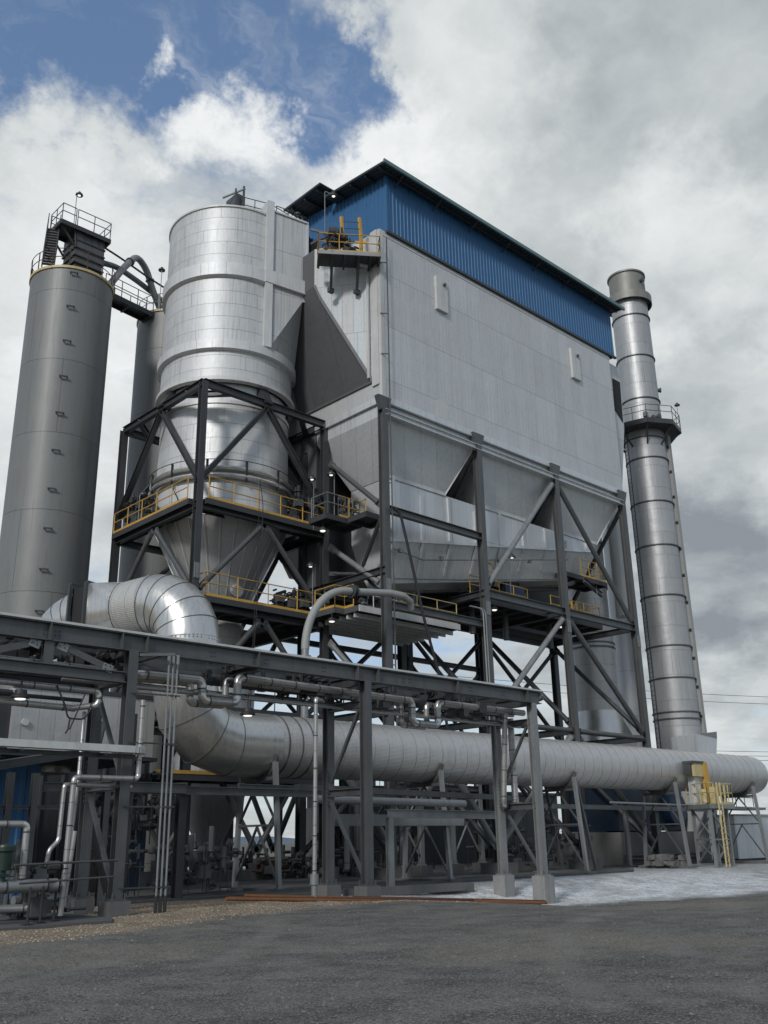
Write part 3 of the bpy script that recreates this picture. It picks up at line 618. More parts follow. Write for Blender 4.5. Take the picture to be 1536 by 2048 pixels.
g = MB(); g.lathe((cx, cy), [(1.15, 11.62), (1.28, 11.6), (1.28, 11.45), (1.2, 11.43), (1.0, 10.2), (1.9, 10.2), (1.9, 7.2)], 36); part(g, 'throat', 'cyclow', CY)
g = MB(); g.lathe((cx, cy), [(1.9, 7.2), (2.05, 4.6), (.55, 1.5), (.5, 1.0)], 36); part(g, 'discharge_cone', 'cone', CY)
g = MB(); g.lathe((cx, cy), [(.75, 1.3), (.75, .9), (.5, .88), (.5, .3)], 20); g.tube((cx-1.6, cy-1.4, .5), (cx+1.0, cy-.8, .6), .28); g.box(cx-1.0, cx+.9, cy-1.1, cy+.8, .06, .5); part(g, 'discharge_valve', 'steel', CY)
g = MB(); c_ = V((cx-.2, cy-1.75, 13.1)); g.tube(c_, c_+V((-.1, -.35, -.15)), .28, n=16); part(g, 'inspection_hatch', 'hopper', CY)
# outlet box, tangential, 15 degrees
a_ = R(14); e2 = V((math.cos(a_), -math.sin(a_), 0)); n2_ = V((-math.sin(a_), -math.cos(a_), 0)); T0 = V((cx, cy, 0))+n2_*3.47
def op(s, o, z): v = T0+e2*s+n2_*o; return (v.x, v.y, z)
g = MB()
g.hexa([op(.95, -4.6, 28.75), op(.95, 0, 28.75), op(3.05, 0, 28.75), op(3.05, -4.6, 28.75)], [op(.95, -4.6, 33.85), op(.95, 0, 33.85), op(3.05, 0, 33.72), op(3.05, -4.6, 33.72)])
g.add([op(.95, .0, 28.75), op(2.8, .0, 28.75), op(.95, 0, 25.5)], [(0, 2, 1)])
part(g, 'outlet_box', 'cycface', CY)
g = MB(); g.add([op(2.8, 0, 28.75), op(.95, 0, 25.5), op(1.6, -.55, 24.6), op(3.1, -1.8, 24.9), op(3.35, -2.2, 28.7)], [(0, 1, 2), (0, 2, 3), (0, 3, 4)]); part(g, 'outlet_gusset', 'cycface', CY)
g = MB(); g.hexa([op(.62, -.5, 25.5), op(.62, .16, 25.5), op(1.02, .16, 25.5), op(1.02, -.5, 25.5)], [op(.62, -.9, 34.35), op(.62, .16, 34.35), op(1.02, .16, 34.35), op(1.02, -.9, 34.35)])
g.hexa([op(.6, 0, 29.28), op(.6, .2, 29.28), op(3.35, .2, 29.1), op(3.35, 0, 29.1)], [op(.6, 0, 30.02), op(.6, .2, 30.02), op(3.35, .2, 29.9), op(3.35, 0, 29.9)])
g.hexa([op(3.0, -4.5, 28.7), op(3.0, .05, 28.7), op(3.1, .05, 28.7), op(3.1, -4.5, 28.7)], [op(3.0, -4.5, 33.75), op(3.0, .05, 33.75), op(3.1, .05, 33.75), op(3.1, -4.5, 33.75)])
g.bar(op(.95, .02, 33.86), op(3.08, .02, 33.74), .12, .1)
part(g, 'outlet_trim', 'band', CY)
g = MB(); g.hexa([op(3.11, -4, 28.9), op(3.11, -.25, 28.9), op(3.75, -.2, 28.9), op(3.75, -4, 28.9)], [op(3.11, -4, 33.3), op(3.11, -.25, 33.3), op(3.75, -.2, 32.6), op(3.75, -4, 32.6)])
for s in (3.2, 3.42, 3.64): g.bar(op(s, -.18, 29), op(s, -.18, 33), .07, .12)
part(g, 'expansion_joint', 'dark', CY)
# roof rails
rail(CY, [(24.6, 36.9, 34.0), (26.3, 36.25, 33.95), (27.6, 36.3, 33.9)], mat='steel', sp=.9, toe=False)
rail(CY, [(26.5, 36.0, 33.8), (27.9, 35.75, 33.8), (28.2, 36.8, 33.8)], mat='steel', sp=.8, toe=False)
g = MB(); g.box(24.2, 24.75, 36.5, 37.5, 33.95, 34.85); g.bar((24.0, 36.3, 33.9), (24.0, 36.3, 34.9), .07); g.bar((24.55, 36.35, 33.9), (24.55, 36.35, 35.35), .09); g.bar((23.7, 37.1, 34.6), (24.6, 36.3, 35.2), .08); part(g, 'roof_hatch', 'steel', CY)
lamp((28.0, 35.6, 33.75), .9, (-.25, .1, .1), 'dark floodlight on the railed roof of the silver cyclone vessel', lit=False)
# ================================================================ CYCLONE TOWER FRAME
fx0, fx1, fy0, fy1, fz = 21.95, 29.4, 35.27, 42.8, 22.3
TW = thing('tower_frame', 'dark steel tower frame with two yellow railed decks around the silver cyclone vessel', 'steel frame', (25.7, 39, 0))
def column(parent, x, y, z0, z1, h=.42, w=.40, mat='steel_dark', up=(0, 1, 0), ped=None, pmat='concrete', t=.035):
    g = MB(); g.ibeam((x, y, z0), (x, y, z1), h, w, t, up=up); g.box(x-w*.75, x+w*.75, y-h*.75, y+h*.75, z0-.03, z0+.02); c = part(g, 'column', mat, parent)
    if ped:
        g = MB(); s, zb = ped; g.prism([(x+s*math.cos(R(k*90+45))*1.41-0, y+s*math.sin(R(k*90+45))*1.41, zb) for k in range(4)], (0, 0, z0-zb-.03)); part(g, 'footing', pmat, parent)
        g = MB()
        for sx in (-1, 1):
            for sy in (-1, 1): g.tube((x+sx*w*.62, y+sy*h*.62, z0-.04), (x+sx*w*.62, y+sy*h*.62, z0+.14), .018, n=6)
        parts(g, 'anchor_bolt', 'steel', c)
    return c
def beam(parent, p, q, h=.36, w=.26, mat='steel_dark', name='beam'):
    g = MB(); g.ibeam(p, q, h, w, .028); return part(g, name, mat, parent)
def brace(parent, p, q, r=.11, mat='steel', name='brace', gus=True):
    g = MB(); p = V(p); q = V(q); d = (q-p).normalized(); g.tube(p+d*.35, q-d*.35, r, n=10)
    if gus: g.bar(p, p+d*.55, .03, r*2.6); g.bar(q, q-d*.55, .03, r*2.6)
    return part(g, name, mat, parent)
for x, y in ((fx0, fy0), (fx1, fy0), (fx0, fy1), (fx1, fy1)):
    column(TW, x, y, .55, fz, .34, .32, 'steel_dark', ped=(.5, 0))
for p, q in (((fx0, fy0), (fx1, fy0)), ((fx0, fy0), (fx0, fy1)), ((fx1, fy0), (fx1, fy1)), ((fx0, fy1), (fx1, fy1))):
    for z in (22.25, 16.15, 11.55, 6.9):
        beam(TW, (*p, z), (*q, z), .38 if z > 20 else .34)
mx, my = (fx0+fx1)/2, (fy0+fy1)/2
for m_, s_, t_ in (((mx, fy0), (fx0, fy0), (fx1, fy0)), ((fx0, my), (fx0, fy0), (fx0, fy1)), ((fx1, my), (fx1, fy0), (fx1, fy1)), ((mx, fy1), (fx0, fy1), (fx1, fy1))):
    for k in (s_, t_):
        beam(TW, (*m_, 22.1), (*k, 17.3), .24, .24, 'steel_dark', 'brace')
        brace(TW, (*m_, 16.0), (*k, 12.0), .13, 'steel')
        brace(TW, (*m_, 11.4), (*k, 7.2), .13, 'steel')
        brace(TW, (*k, 6.8), (*m_, 1.2), .13, 'steel')
    v = (V((cx, cy))-V(m_)).normalized()
    g = MB(); g.bar((*m_, 22.2), (m_[0]+v.x*.55, m_[1]+v.y*.55, 23.2), .5, .4); g.bar((*m_, 22.45), (m_[0]+v.x*.9, m_[1]+v.y*.9, 22.5), .45, .3); part(g, 'vessel_bracket', 'steel_dark', TW)
for (x, y), (u, v) in ((((fx0, fy0)), (1, 1)), ((fx1, fy0), (-1, 1)), ((fx0, fy1), (1, -1)), ((fx1, fy1), (-1, -1))):
    beam(TW, (x+u*1.6, y, 22.2), (x, y+v*1.6, 22.2), .3, .22)
def deck(parent, polys, z, mat='grate', edge=None, name='deck'):
    g = MB()
    for x0, x1, y0, y1 in polys:
        g.box(x0, x1, y0, y1, z-.05, z)
        n_ = max(1, int((x1-x0)/1.1))
        for i in range(n_+1): xx = x0+.06+(x1-x0-.12)*i/n_; g.box(xx-.05, xx+.05, y0+.02, y1-.02, z-.24, z-.052)
        g.box(x0, x1, y0-.012, y0+.04, z-.27, z-.002); g.box(x0, x1, y1-.04, y1+.012, z-.27, z-.002); g.box(x0-.012, x0+.04, y0+.041, y1-.041, z-.27, z-.002); g.box(x1-.04, x1+.012, y0+.041, y1-.041, z-.27, z-.002)
    return part(g, name, mat, parent)
z = 16.45
deck(TW, [(22.25, 29.1, 35.0, 36.3), (21.65, 22.6, 35.6, 42.7), (28.75, 29.2, 36.4, 42.5)], z)
rail(TW, [(22.35, 35.02, z), (29.15, 35.02, z)], sp=1.25); rail(TW, [(21.68, 42.6, z), (21.68, 35.75, z)], sp=1.3)
rail(TW, [(29.15, 35.02, z), (29.15, 36.2, z)], sp=1.2, toe=False)
z = 11.88
deck(TW, [(22.25, 29.2, 34.85, 37.6), (28.0, 29.2, 37.7, 42.5)], z)
rail(TW, [(22.3, 34.87, z), (29.1, 34.87, z)], sp=1.6); rail(TW, [(22.3, 37.4, z), (22.3, 34.87, z)], sp=1.3, toe=False)
z = 7.2
deck(TW, [(22.2, 29.2, 35.1, 36.8), (22.2, 24, 36.9, 42.5)], z); rail(TW, [(22.3, 35.12, z), (29.1, 35.12, z)], sp=1.4, mat='steel_dark', toe=False)
z = 4.3
deck(TW, [(20.2, 29.2, 34.6, 36.2)], z); g = MB(); g.box(20.2, 29.2, 34.56, 34.59, z-.02, z+.12); part(g, 'toe_board', 'yellow', TW)
# deck clutter: burner trains, valves
def clutter(name, label, cat, c, w, d, h, n, mat='steel_dark', seed=1, group=None):
    r_ = random.Random(seed); T = thing(name, label, cat, c, group)
    g = MB(); c = V(c)
    for i in range(n):
        p = c+V((r_.uniform(-w, w)/2, r_.uniform(-d, d)/2, r_.uniform(.1, h)))
        ax = r_.choice((V((1, 0, 0)), V((0, 1, 0)), V((0, 0, 1)))); L = r_.uniform(.2, .7)
        g.tube(p, p+ax*L, r_.uniform(.03, .10), n=8)
        if r_.random() < .4: g.ring(p+ax*L*.5, ax, .1, .06, 12, .04)
    parts(g, 'pipework', mat, T)
    g = MB()
    for i in range(max(2, n//5)):
        p = c+V((r_.uniform(-w, w)/2, r_.uniform(-d, d)/2, r_.uniform(.05, h*.7))); s = r_.uniform(.08, .2); g.box(p.x-s, p.x+s, p.y-s, p.y+s, p.z-s, p.z+s)
    parts(g, 'valve_body', 'steel', T)
    g = MB()
    for i in range(max(2, n//4)):
        p = c+V((r_.uniform(-w, w)/2, r_.uniform(-d, d)/2, 0)); g.tube(p, p+V((0, 0, h*r_.uniform(.5, 1))), .02, n=5)
    parts(g, 'stand', mat, T); return T
clutter('valve_skid', 'dark valve pipework on the right end of the upper cyclone deck', 'valves', (28.3, 35.5, 16.45), 1.4, .7, 1.5, 40, 'rubber', 4)
clutter('valve_skid', 'dark pump and pipework on the right end of the lower cyclone deck', 'valves', (28.0, 36.0, 11.88), 2.2, .9, 1.3, 46, 'rubber', 5)
clutter('valve_skid', 'dark valve pipework on the left side of the upper cyclone deck', 'valves', (22.1, 40.5, 16.45), .6, 2.4, 1.6, 30, 'rubber', 6)
def fl(lab, b, h=1.9, arm=(-.2, 0, 0), **k): return lamp(b, h, arm, lab, **k)
fl('floodlight on a pole at the right end of the upper cyclone deck', (28.45, 34.98, 16.2), 2.6, (-.2, -.1, .05))
fl('floodlight on a pole at the right end of the lower cyclone deck', (28.3, 34.83, 11.6), 2.6, (-.22, -.1, .05))
fl('floodlight on a pole at the left side of the upper cyclone deck', (21.7, 40.2, 16.2), 1.7, (.25, .1, .1), lit=False)
fl('bright floodlight at the top of the tower frame corner facing the filter house', (29.6, 35.1, 21.6), .45, (.1, -.25, .05))
g = MB(); g.path([(25.15, 34.98, 18.0), (25.25, 34.8, 16.7), (25.0, 34.7, 13), (24.75, 34.6, 9.0), (24.6, 34.6, 5.0), (24.3, 34.6, 1.2)], .02, 5, bend=.6); g.path([(25.15, 34.98, 18.0), (25.05, 34.85, 16.7), (24.9, 34.75, 13), (24.7, 34.62, 9.0)], .014, 5, bend=.6)
solos(g, 'hanging_rope', 'rubber', 'thin black rope hanging from the upper cyclone deck rail down past the cone', 'rope', (25, 34.8, 1.2), 'rope_strand')

# ================================================================ HOUSE FRAME
HF = thing('house_frame', 'tall grey steel leg frame with diagonal pipe braces carrying the filter house', 'steel frame', (39.7, 34, 0))
for i, x in enumerate(cols):
    column(HF, x, 30.8, .55 if i < 3 else .6, 21.9, .38, .34, 'steel', ped=(.62, 0), pmat='concrete')
    column(HF, x, 36.9, .55, 21.0, .38, .36, 'steel_dark', ped=(.62, 0))
    g = MB(); g.prism([(x-.2, 30.62, 21.5), (x-.45, 30.62, 22.2), (x+.45, 30.62, 22.2), (x+.2, 30.62, 21.5)], (0, .3, 0)); part(g, 'head_plate', 'steel', HF)
for a, b in zip(cols, cols[1:]): 
    beam(HF, (a, 30.72, 21.4), (b, 30.72, 21.4), .3, .26, 'hopper'); beam(HF, (a, 36.9, 21.0), (b, 36.9, 21.0), .3, .26)
beam(HF, (cols[0], 30.8, 16.42), (cols[1], 30.8, 16.4), .36, .28, 'steel'); beam(HF, (cols[0], 30.8, 11.78), (cols[1], 30.8, 11.78), .36, .28, 'steel')
for i in (1, 2): beam(HF, (cols[i], 30.8, 13.42), (cols[i+1], 30.8, 13.42), .40, .28, 'steel' if i == 1 else 'steel')
brace(HF, (43.0, 30.8, 21.2), (36.4, 30.8, 13.7), .15, 'steel_light'); brace(HF, (43.15, 30.8, 21.2), (49.9, 30.8, 13.6), .15)
brace(HF, (43.0, 30.8, 13.2), (36.4, 30.8, 7.2), .15, 'steel_light'); brace(HF, (43.15, 30.8, 13.2), (49.9, 30.8, 7.1), .15)
brace(HF, (43.1, 30.8, 6.95), (49.9, 30.8, 6.93), .14); brace(HF, (36.3, 30.8, 6.95), (43.0, 30.8, 6.95), .14)
brace(HF, (43.15, 30.8, 6.8), (49.9, 30.8, 1.0), .17); brace(HF, (36.35, 30.8, 1.2), (42.9, 30.8, 6.8), .17, 'steel_light'); brace(HF, (36.2, 30.8, 1.2), (32.9, 30.8, 5.2), .17, 'steel_light'); brace(HF, (29.5, 30.8, 1.2), (33.0, 30.8, 5.2), .17, 'steel_light')
brace(HF, (29.4, 30.8, 1.3), (25.9, 30.9, 5.4), .15, 'steel_light')
for x in cols:
    for z in (13.42, 6.95): beam(HF, (x, 30.8, z), (x, 36.9, z), .34, .26)
    for za, zb in ((21.0, 13.6), (13.2, 7.2), (6.7, 1.0)):
        if x > 30: brace(HF, (x, 36.9 if za < 14 else 30.9, za), (x, 30.9 if za < 14 else 36.9, zb), .14, 'steel_dark')
# rear bays: X braces
for i in range(3):
    a, b = cols[i], cols[i+1]; m_ = (a+b)/2
    for z in (13.3, 6.9): beam(HF, (a, 36.9, z), (b, 36.9, z), .34, .26)
    for za, zb in ((12.9, 7.2), (6.6, 1.0)):
        brace(HF, (a, 36.9, za), (b, 36.9, zb), .13, 'steel_dark'); brace(HF, (b, 36.9, za), (a, 36.9, zb), .13, 'steel_dark')
# third, rearmost row
for i, x in enumerate(cols):
    column(HF, x, 43.2, .4, 21.0, .42, .4, 'steel_dark', ped=(.55, 0))
for z in (12.6, 9.2): beam(HF, (cols[0], 43.2, z), (cols[3], 43.2, z), .3, .26)
for i in range(3):
    a, b = cols[i], cols[i+1]; brace(HF, (a, 43.2, 12.4), (b, 43.2, 6.5), .12, 'steel_dark'); brace(HF, (b, 43.2, 12.4), (a, 43.2, 6.5), .12, 'steel_dark')
# left side braces between C1 and tower corner
brace(HF, (29.4, 34.9, 20.0), (29.4, 31.0, 16.6), .13); brace(HF, (29.4, 34.9, 15.5), (29.4, 31.0, 12.7), .14, 'steel_light'); brace(HF, (29.4, 34.9, 10.7), (29.4, 31.1, 7.3), .13, 'steel_light')
brace(HF, (29.4, 31.0, 16.2), (30.0, 33.2, 14.0), .1, 'steel_dark'); brace(HF, (30.0, 33.2, 14.0), (29.6, 31.0, 12.0), .1, 'steel_dark'); brace(HF, (29.4, 34.9, 14.1), (29.8, 31.8, 13.5), .08)
# decks
z = 11.95
deck(HF, [(28.9, 35.8, 32.2, 36.6)], z, 'steel'); deck(HF, [(28.3, 29.3, 33.2, 34.8)], z, 'steel')
g = MB()
for i in range(8): yy = 32.6+i*.52; g.box(29.0, 35.7, yy-.05, yy+.05, z-.50, z-.28)
g.box(28.9, 35.8, 32.12, 32.18, z-.3, z); parts(g, 'deck_joist', 'white', HF)
rail(HF, [(29.9, 32.25, z), (31.4, 32.25, z)], sp=1.5, mat='white', toe=False); rail(HF, [(31.4, 32.25, z), (35.7, 32.25, z)], sp=1.4, mat='yellow_pale'); rail(HF, [(28.35, 34.7, z), (28.35, 33.25, z), (28.95, 33.25, z), (28.95, 32.6, z)], sp=1)
z = 13.62
deck(HF, [(36.5, 43.2, 32.0, 36.7)], z, 'grate'); rail(HF, [(36.6, 32.05, z), (41.4, 32.05, z)], sp=1.3); rail(HF, [(36.6, 32.5, z+1.5), (39.2, 32.3, z+1.0)], sp=1.3, toe=False)
deck(HF, [(43.4, 48.4, 32.0, 34.6)], z, 'grate'); rail(HF, [(43.5, 32.05, z), (48.3, 32.05, z), (48.3, 34.5, z)], sp=1.4)
z = 16.35
deck(HF, [(44.9, 49.2, 31.9, 33.6)], z, 'grate'); rail(HF, [(46.6, 31.95, z), (49.1, 31.95, z), (49.1, 33.5, z)], sp=.8)
beam(HF, (46, 31.4, 15.9), (50.0, 32.9, 15.9), .28, .2)
z = 16.4
deck(HF, [(27.6, 29.9, 33.0, 34.3)], z, 'grate'); rail(HF, [(27.7, 34.2, z), (27.7, 33.05, z), (28.4, 33.05, z)], sp=.8, mat='steel_light', toe=False); rail(HF, [(28.4, 33.05, z), (29.8, 33.05, z), (29.8, 32.6, z)], sp=.9)
deck(HF, [(28.9, 30.4, 31.6, 32.9)], z, 'grate')
E_ = (('floodlight on a pole beside the small deck left of the front left house leg', (28.2, 33.1, 16.3), 2.2, (-.2, 0, 0)), ('floodlight on a tall pole above the long deck between the middle house legs', (39.9, 32.0, 13.6), 2.6, (.15, -.1, .1)), ('floodlight on a pole beside the rear vessel, above the upper right deck', (49.2, 33.0, 16.4), 2.4, (-.3, 0, .1)), ('floodlight on a pole at the lower right deck beside the rear vessel', (48.3, 32.1, 13.6), 2.6, (-.3, 0, 0)))
for l_, b_, h_, a__ in E_: fl(l_, b_, h_, a__, lit='tall' in l_ or 'small' in l_)
for l_, c_ in (('round lamp hanging under the left end of the pale joisted deck', (28.3, 33.4, 11.35)), ('round lamp hanging under the long deck between the middle house legs', (38.3, 31.9, 13.1)), ('round lamp hanging under the lower right deck', (44.2, 32.0, 13.0)), ('round lamp hanging under the small deck left of the front left house leg', (27.9, 33.6, 15.75))):
    T = thing('hanging_lamp', l_, 'lamp', c_, 'round lamps under the decks'); x, y, zz_ = c_
    g = MB(); g.lathe((x, y), [(0, zz_+.12), (.12, zz_+.1), (.2, zz_), (.19, zz_-.06), (.13, zz_-.055)], 14); g.tube((x, y, zz_+.1), (x, y, zz_+.45), .02, n=6); part(g, 'housing', 'steel_dark', T)
    g = MB(); g.lathe((x, y), [(.14, zz_-.06), (.10, zz_-.10), (0, zz_-.12)], 14); part(g, 'lens', 'glow', T)
clutter('valve_skid', 'dark screw conveyor gear under the manifold on the long house deck', 'valves', (39.5, 33.6, 13.65), 5.0, 1.6, 1.9, 70, 'rubber', 11)
clutter('valve_skid', 'white dusted fittings under the manifold on the pale joisted deck', 'valves', (32.4, 33.4, 11.98), 4.6, 1.2, 1.0, 46, 'steel_light', 12)
clutter('valve_skid', 'yellow and grey fittings on the lower right house deck', 'valves', (46.3, 32.7, 13.65), 2.6, .8, .8, 30, 'yellow', 13)
clutter('valve_skid', 'grey valve pipework behind the small deck left of the front left house leg', 'valves', (29.4, 33.3, 16.4), .8, .6, 1.2, 18, 'steel', 14)
g = MB()
for x in (31.6, 33.7, 38.2, 41.0, 45.0): g.tube((x, 33.4, 12), (x, 33.4, 14.6), .16, n=10)
g.tube((30.5, 33.4, 13.05), (47, 33.4, 15.9), .12, n=8); solos(g, 'drop_chute', 'steel', 'row of short drop chutes hanging below the manifold', 'chute', (38, 33.4, 12), 'chute')
g = MB(); g.path([(30.9, 31.9, 15.0), (33, 31.9, 14.8), (45, 31.7, 17.0)], .035, 6); g.path([(31.2, 32.2, 13.6), (36, 32.2, 14.35), (45.5, 32.2, 16.0)], .04, 6)
for x, z in ((31.4, 14.95), (34.3, 15.1), (38.9, 15.85), (41.5, 16.3), (44.8, 16.9)): g.box(x-.12, x+.12, 31.78, 31.95, z-.08, z+.12)
solos(g, 'air_line', 'steel_light', 'thin grey air lines running along the manifold belly', 'pipe', (38, 31.9, 13.6), 'line')
# blue sheeted box on the long deck
solo(MB().box(40.2, 41.9, 32.6, 34, 13.65, 15.0), 'blue_cabinet', 'blue_dark', 'dark blue cabinet on the long house deck', 'cabinet', (41, 33.3, 13.65))

# ================================================================ SILOS
def silo(c, r, zt, label, first):
    S = thing('silo', label, 'silo', (c[0], c[1], 0), 'tall grey silos')
    g = MB(); g.lathe(c, [(r, 0), (r, zt)], 56); g.lathe(c, [(r, zt), (0, zt+.35)], 56); part(g, 'shell', 'silo', S)
    g = MB(); g.lathe(c, [(r+.005, zt-.14), (r+.07, zt-.13), (r+.07, zt+.01), (r-.05, zt+.02)], 56); part(g, 'rim', 'yellow_pale', S)
    g = MB(); n_ = 15
    for i in range(n_):
        t = 2*math.pi*i/n_; g.tube((c[0]+(r+.04)*math.cos(t), c[1]+(r+.04)*math.sin(t), zt-.15), (c[0]+(r+.04)*math.cos(t), c[1]+(r+.04)*math.sin(t), zt+1.07), .03, n=6)
    for h in (.55, 1.07): g.sweep([V((c[0]+(r+.04)*math.cos(t), c[1]+(r+.04)*math.sin(t), zt+h)) for t in [2*math.pi*i/48 for i in range(49)]], .022, 6, False)
    part(g, 'railing', 'grey_paint' if not first else 'rust2', S); return S
s1 = (19.5, 45.5); S1 = silo(s1, 2.2, 31.2, 'taller looking left grey silo with a stair tower and dust filter on its top', True)
S2 = silo((26.97, 47.35), 2.1, 32.4, 'grey silo half hidden behind the silver cyclone vessel', False)
ua = V((-math.sin(R(22.8)), -math.cos(R(22.8)), 0)); ut = V((-ua.y, ua.x, 0))
for k in range(13):
    z = 30.75-k*2.065; c_ = V((19.5, 45.5, z))+ua*2.2
    if z < 3: break
    g = MB()
    for s in (-1, 1): g.tube(c_+ut*.17*s, c_+ut*.17*s+ua*.16, .03, n=6)
    g.bar(c_+ut*-.22+ua*.16, c_+ut*.22+ua*.16, .06, .07); part(g, 'bracket', 'steel_dark', S1)
# dust filter tower
DF = thing('dust_filter', 'ribbed grey box filter with a railed roof deck on the left silo', 'dust filter', (19.95, 45.4, 31.3))
tx0, tx1, ty0, ty1 = 19.07, 20.75, 44.6, 46.15
g = MB()
for a, b, k in ((31.2, 32.3, .06), (32.3, 33.2, .02), (33.2, 34.4, -.02)): g.box(tx0+k, tx1-k, ty0+k, ty1-k, a, b-.002)
parts(g, 'casing', 'steel', DF)
g = MB()
for z in (31.75, 32.3, 32.75, 33.25, 33.72): g.box(tx0-.07, tx1+.07, ty0-.07, ty1+.07, z-.035, z+.035)
for x in (19.5, 19.95, 20.4): g.box(x-.02, x+.02, ty0-.05, ty0, 33.75, 34.4)
parts(g, 'flange', 'steel_dark', DF)
z = 34.47
deck(DF, [(18.0, 21.0, 44.35, 46.0)], z, 'grate')
rail(DF, [(18.05, 45.9, z), (18.05, 44.4, z), (18.85, 44.4, z)], mat='steel', sp=.75, toe=False); rail(DF, [(18.95, 44.4, z), (20.95, 44.4, z), (20.95, 45.95, z), (18.1, 45.95, z)], mat='steel', sp=1.0, toe=False)
g = MB(); g.bar((18.9, 44.5, 34.3), (19.1, 44.6, 33.2), .08); g.bar((18.1, 44.6, 34.3), (19.0, 44.7, 33.4), .09); g.bar((18.1, 45.9, 34.3), (19.0, 46, 33.3), .09); parts(g, 'deck_bracket', 'steel_dark', DF)
ST = thing('stair', 'steep dark steel stair from the silo rim up to the filter roof deck', 'stair', (17.9, 44.9, 31.2))
p0, p1 = V((17.33, 44.66, 31.25)), V((17.75, 45.5, 34.4)); side = V((.55, -.3, 0))
g = MB(); g.bar(p0, p1, .05, .2); g.bar(p0+side, p1+side, .05, .2); parts(g, 'stringer', 'steel_dark', ST)
g = MB()
for k in range(1, 15):
    c_ = p0+(p1-p0)*k/15; g.bar(c_, c_+side, .2, .04)
part(g, 'tread', 'steel', ST)
g = MB(); g.tube(p0+V((0, 0, .9)), p1+V((0, 0, .9)), .025, n=6); g.tube(p0+side+V((0, 0, .9)), p1+side+V((0, 0, .9)), .025, n=6)
for k in (0, .33, .66, 1): c_ = p0+(p1-p0)*k; g.tube(c_, c_+V((0, 0, .9)), .022, n=6)
part(g, 'handrail', 'steel', ST)
lamp((18.77, 44.45, 34.4), 2.1, (.14, 0, .05), 'round lit lamp on a mast above the filter deck of the left silo')
WK = thing('walkway', 'narrow railed walkway bridging the two grey silos', 'walkway', (23.4, 46.9, 32.1))
g = MB(); a_, b_ = V((21.6, 46.3, 32.15)), V((25.0, 46.75, 32.15)); g.bar(a_, b_, .95, .06); g.bar(a_+V((0, -.48, -.14)), b_+V((0, -.48, -.14)), .04, .3); g.bar(a_+V((0, .48, -.14)), b_+V((0, .48, -.14)), .04, .3)
for k in (.5, .95): c_ = a_+(b_-a_)*k; g.bar(c_+V((0, -.5, -.3)), c_+V((0, .5, -.3)), .1)
part(g, 'deck', 'steel_dark', WK)
rail(WK, [a_+V((0, -.46, 0)), b_+V((0, -.46, 0))], mat='steel', sp=1.0, toe=False); rail(WK, [a_+V((0, .46, 0)), b_+V((0, .46, 0))], mat='steel', sp=1.0, toe=False)
for lab, pts, r_ in (('thick grey fill pipe arching from the left silo top over to the second silo', [(21.2, 44.9, 31.5), (22.4, 45.4, 33.7), (23.4, 45.8, 35.2), (24.3, 46.2, 34.9), (25.0, 46.4, 33.6), (25.9, 46.7, 32.5)], .2), ('grey fill pipe running from the left silo filter behind the cyclone vessel', [(20.7, 45.5, 33.5), (22.2, 45.8, 33.9), (24.0, 46.4, 33.9), (30, 48.6, 33.6)], .17), ('thin conduit running from the left silo filter behind the cyclone vessel', [(20.7, 45.0, 34.3), (22.2, 45.4, 34.3), (24.4, 46, 34.2), (30, 47.6, 34.3)], .06)):
    T = thing('fill_pipe', lab, 'pipe', pts[0]); g = MB(); g.path(pts, r_, 12, bend=.55, seg=5); part(g, 'pipe_run', 'steel_light' if r_ > .1 else 'steel_dark', T)
    if r_ > .1:
        g = MB()
        for k in (1, 3) if r_ > .18 else (2,): 
            q, s_ = V(pts[k]), V(pts[k+1]); m_ = q*.5+s_*.5; g.ring(m_, s_-q, r_, .07, 16, .1)
        parts(g, 'coupling', 'steel', T)
lamp((25.2, 45.9, 32.4), 2.6, (.1, .2, .2), 'dark floodlight on a pole where the silo walkway meets the second silo', lit=False)

# ================================================================ CHIMNEY
kc = (60.8, 34.9); CH = thing('chimney', 'tall plain grey steel chimney with ring stiffeners and a railed platform', 'chimney', (*kc, 0))
g = MB(); g.lathe(kc, [(1.55, 0), (1.50, 28), (1.46, 30.9), (1.42, 33), (1.40, 42.1)], 48); part(g, 'shell', 'stack', CH)
g = MB(); g.lathe(kc, [(1.40, 42.1), (1.40, 44.2), (1.50, 44.22), (1.50, 44.36), (1.34, 44.38), (1.30, 42.0), (0, 42.0)], 48); part(g, 'mouth', 'stacktop', CH)
g = MB(); g.lathe(kc, [(1.40, 42.30), (1.78, 42.32), (1.78, 41.66), (1.72, 41.66), (1.72, 42.2), (1.42, 42.2)], 48); part(g, 'collar', 'stacktop', CH)
g = MB()
for z, r_ in ((40.34, 1.40), (36.74, 1.41), (33.1, 1.42), (29.87, 1.47), (28.2, 1.5), (24.75, 1.51), (21.4, 1.52), (17.7, 1.53), (14.1, 1.53), (11.87, 1.54), (9.55, 1.54), (9.1, 1.54)): g.ring((*kc, z), (0, 0, 1), r_, .09, 48, .07)
parts(g, 'stiffener_ring', 'steel', CH)
cam_dir = V((-kc[0], -kc[1], 0)).normalized(); side_ = V((-cam_dir.y, cam_dir.x, 0))  # side_ points to photo right
if side_.x < 0 and side_.y > 0: pass
g = MB(); zc = 30.85
oct_ = [(kc[0]+2.75*math.cos(R(45*k+22+15)), kc[1]+2.75*math.sin(R(45*k+22+15)), zc-.1) for k in range(8)]
g.prism(oct_, (0, 0, .1)); g.prism([(kc[0]+(x-kc[0])*1.0, kc[1]+(y-kc[1])*1.0, zc-.38) for x, y, z in oct_], (0, 0, .06))
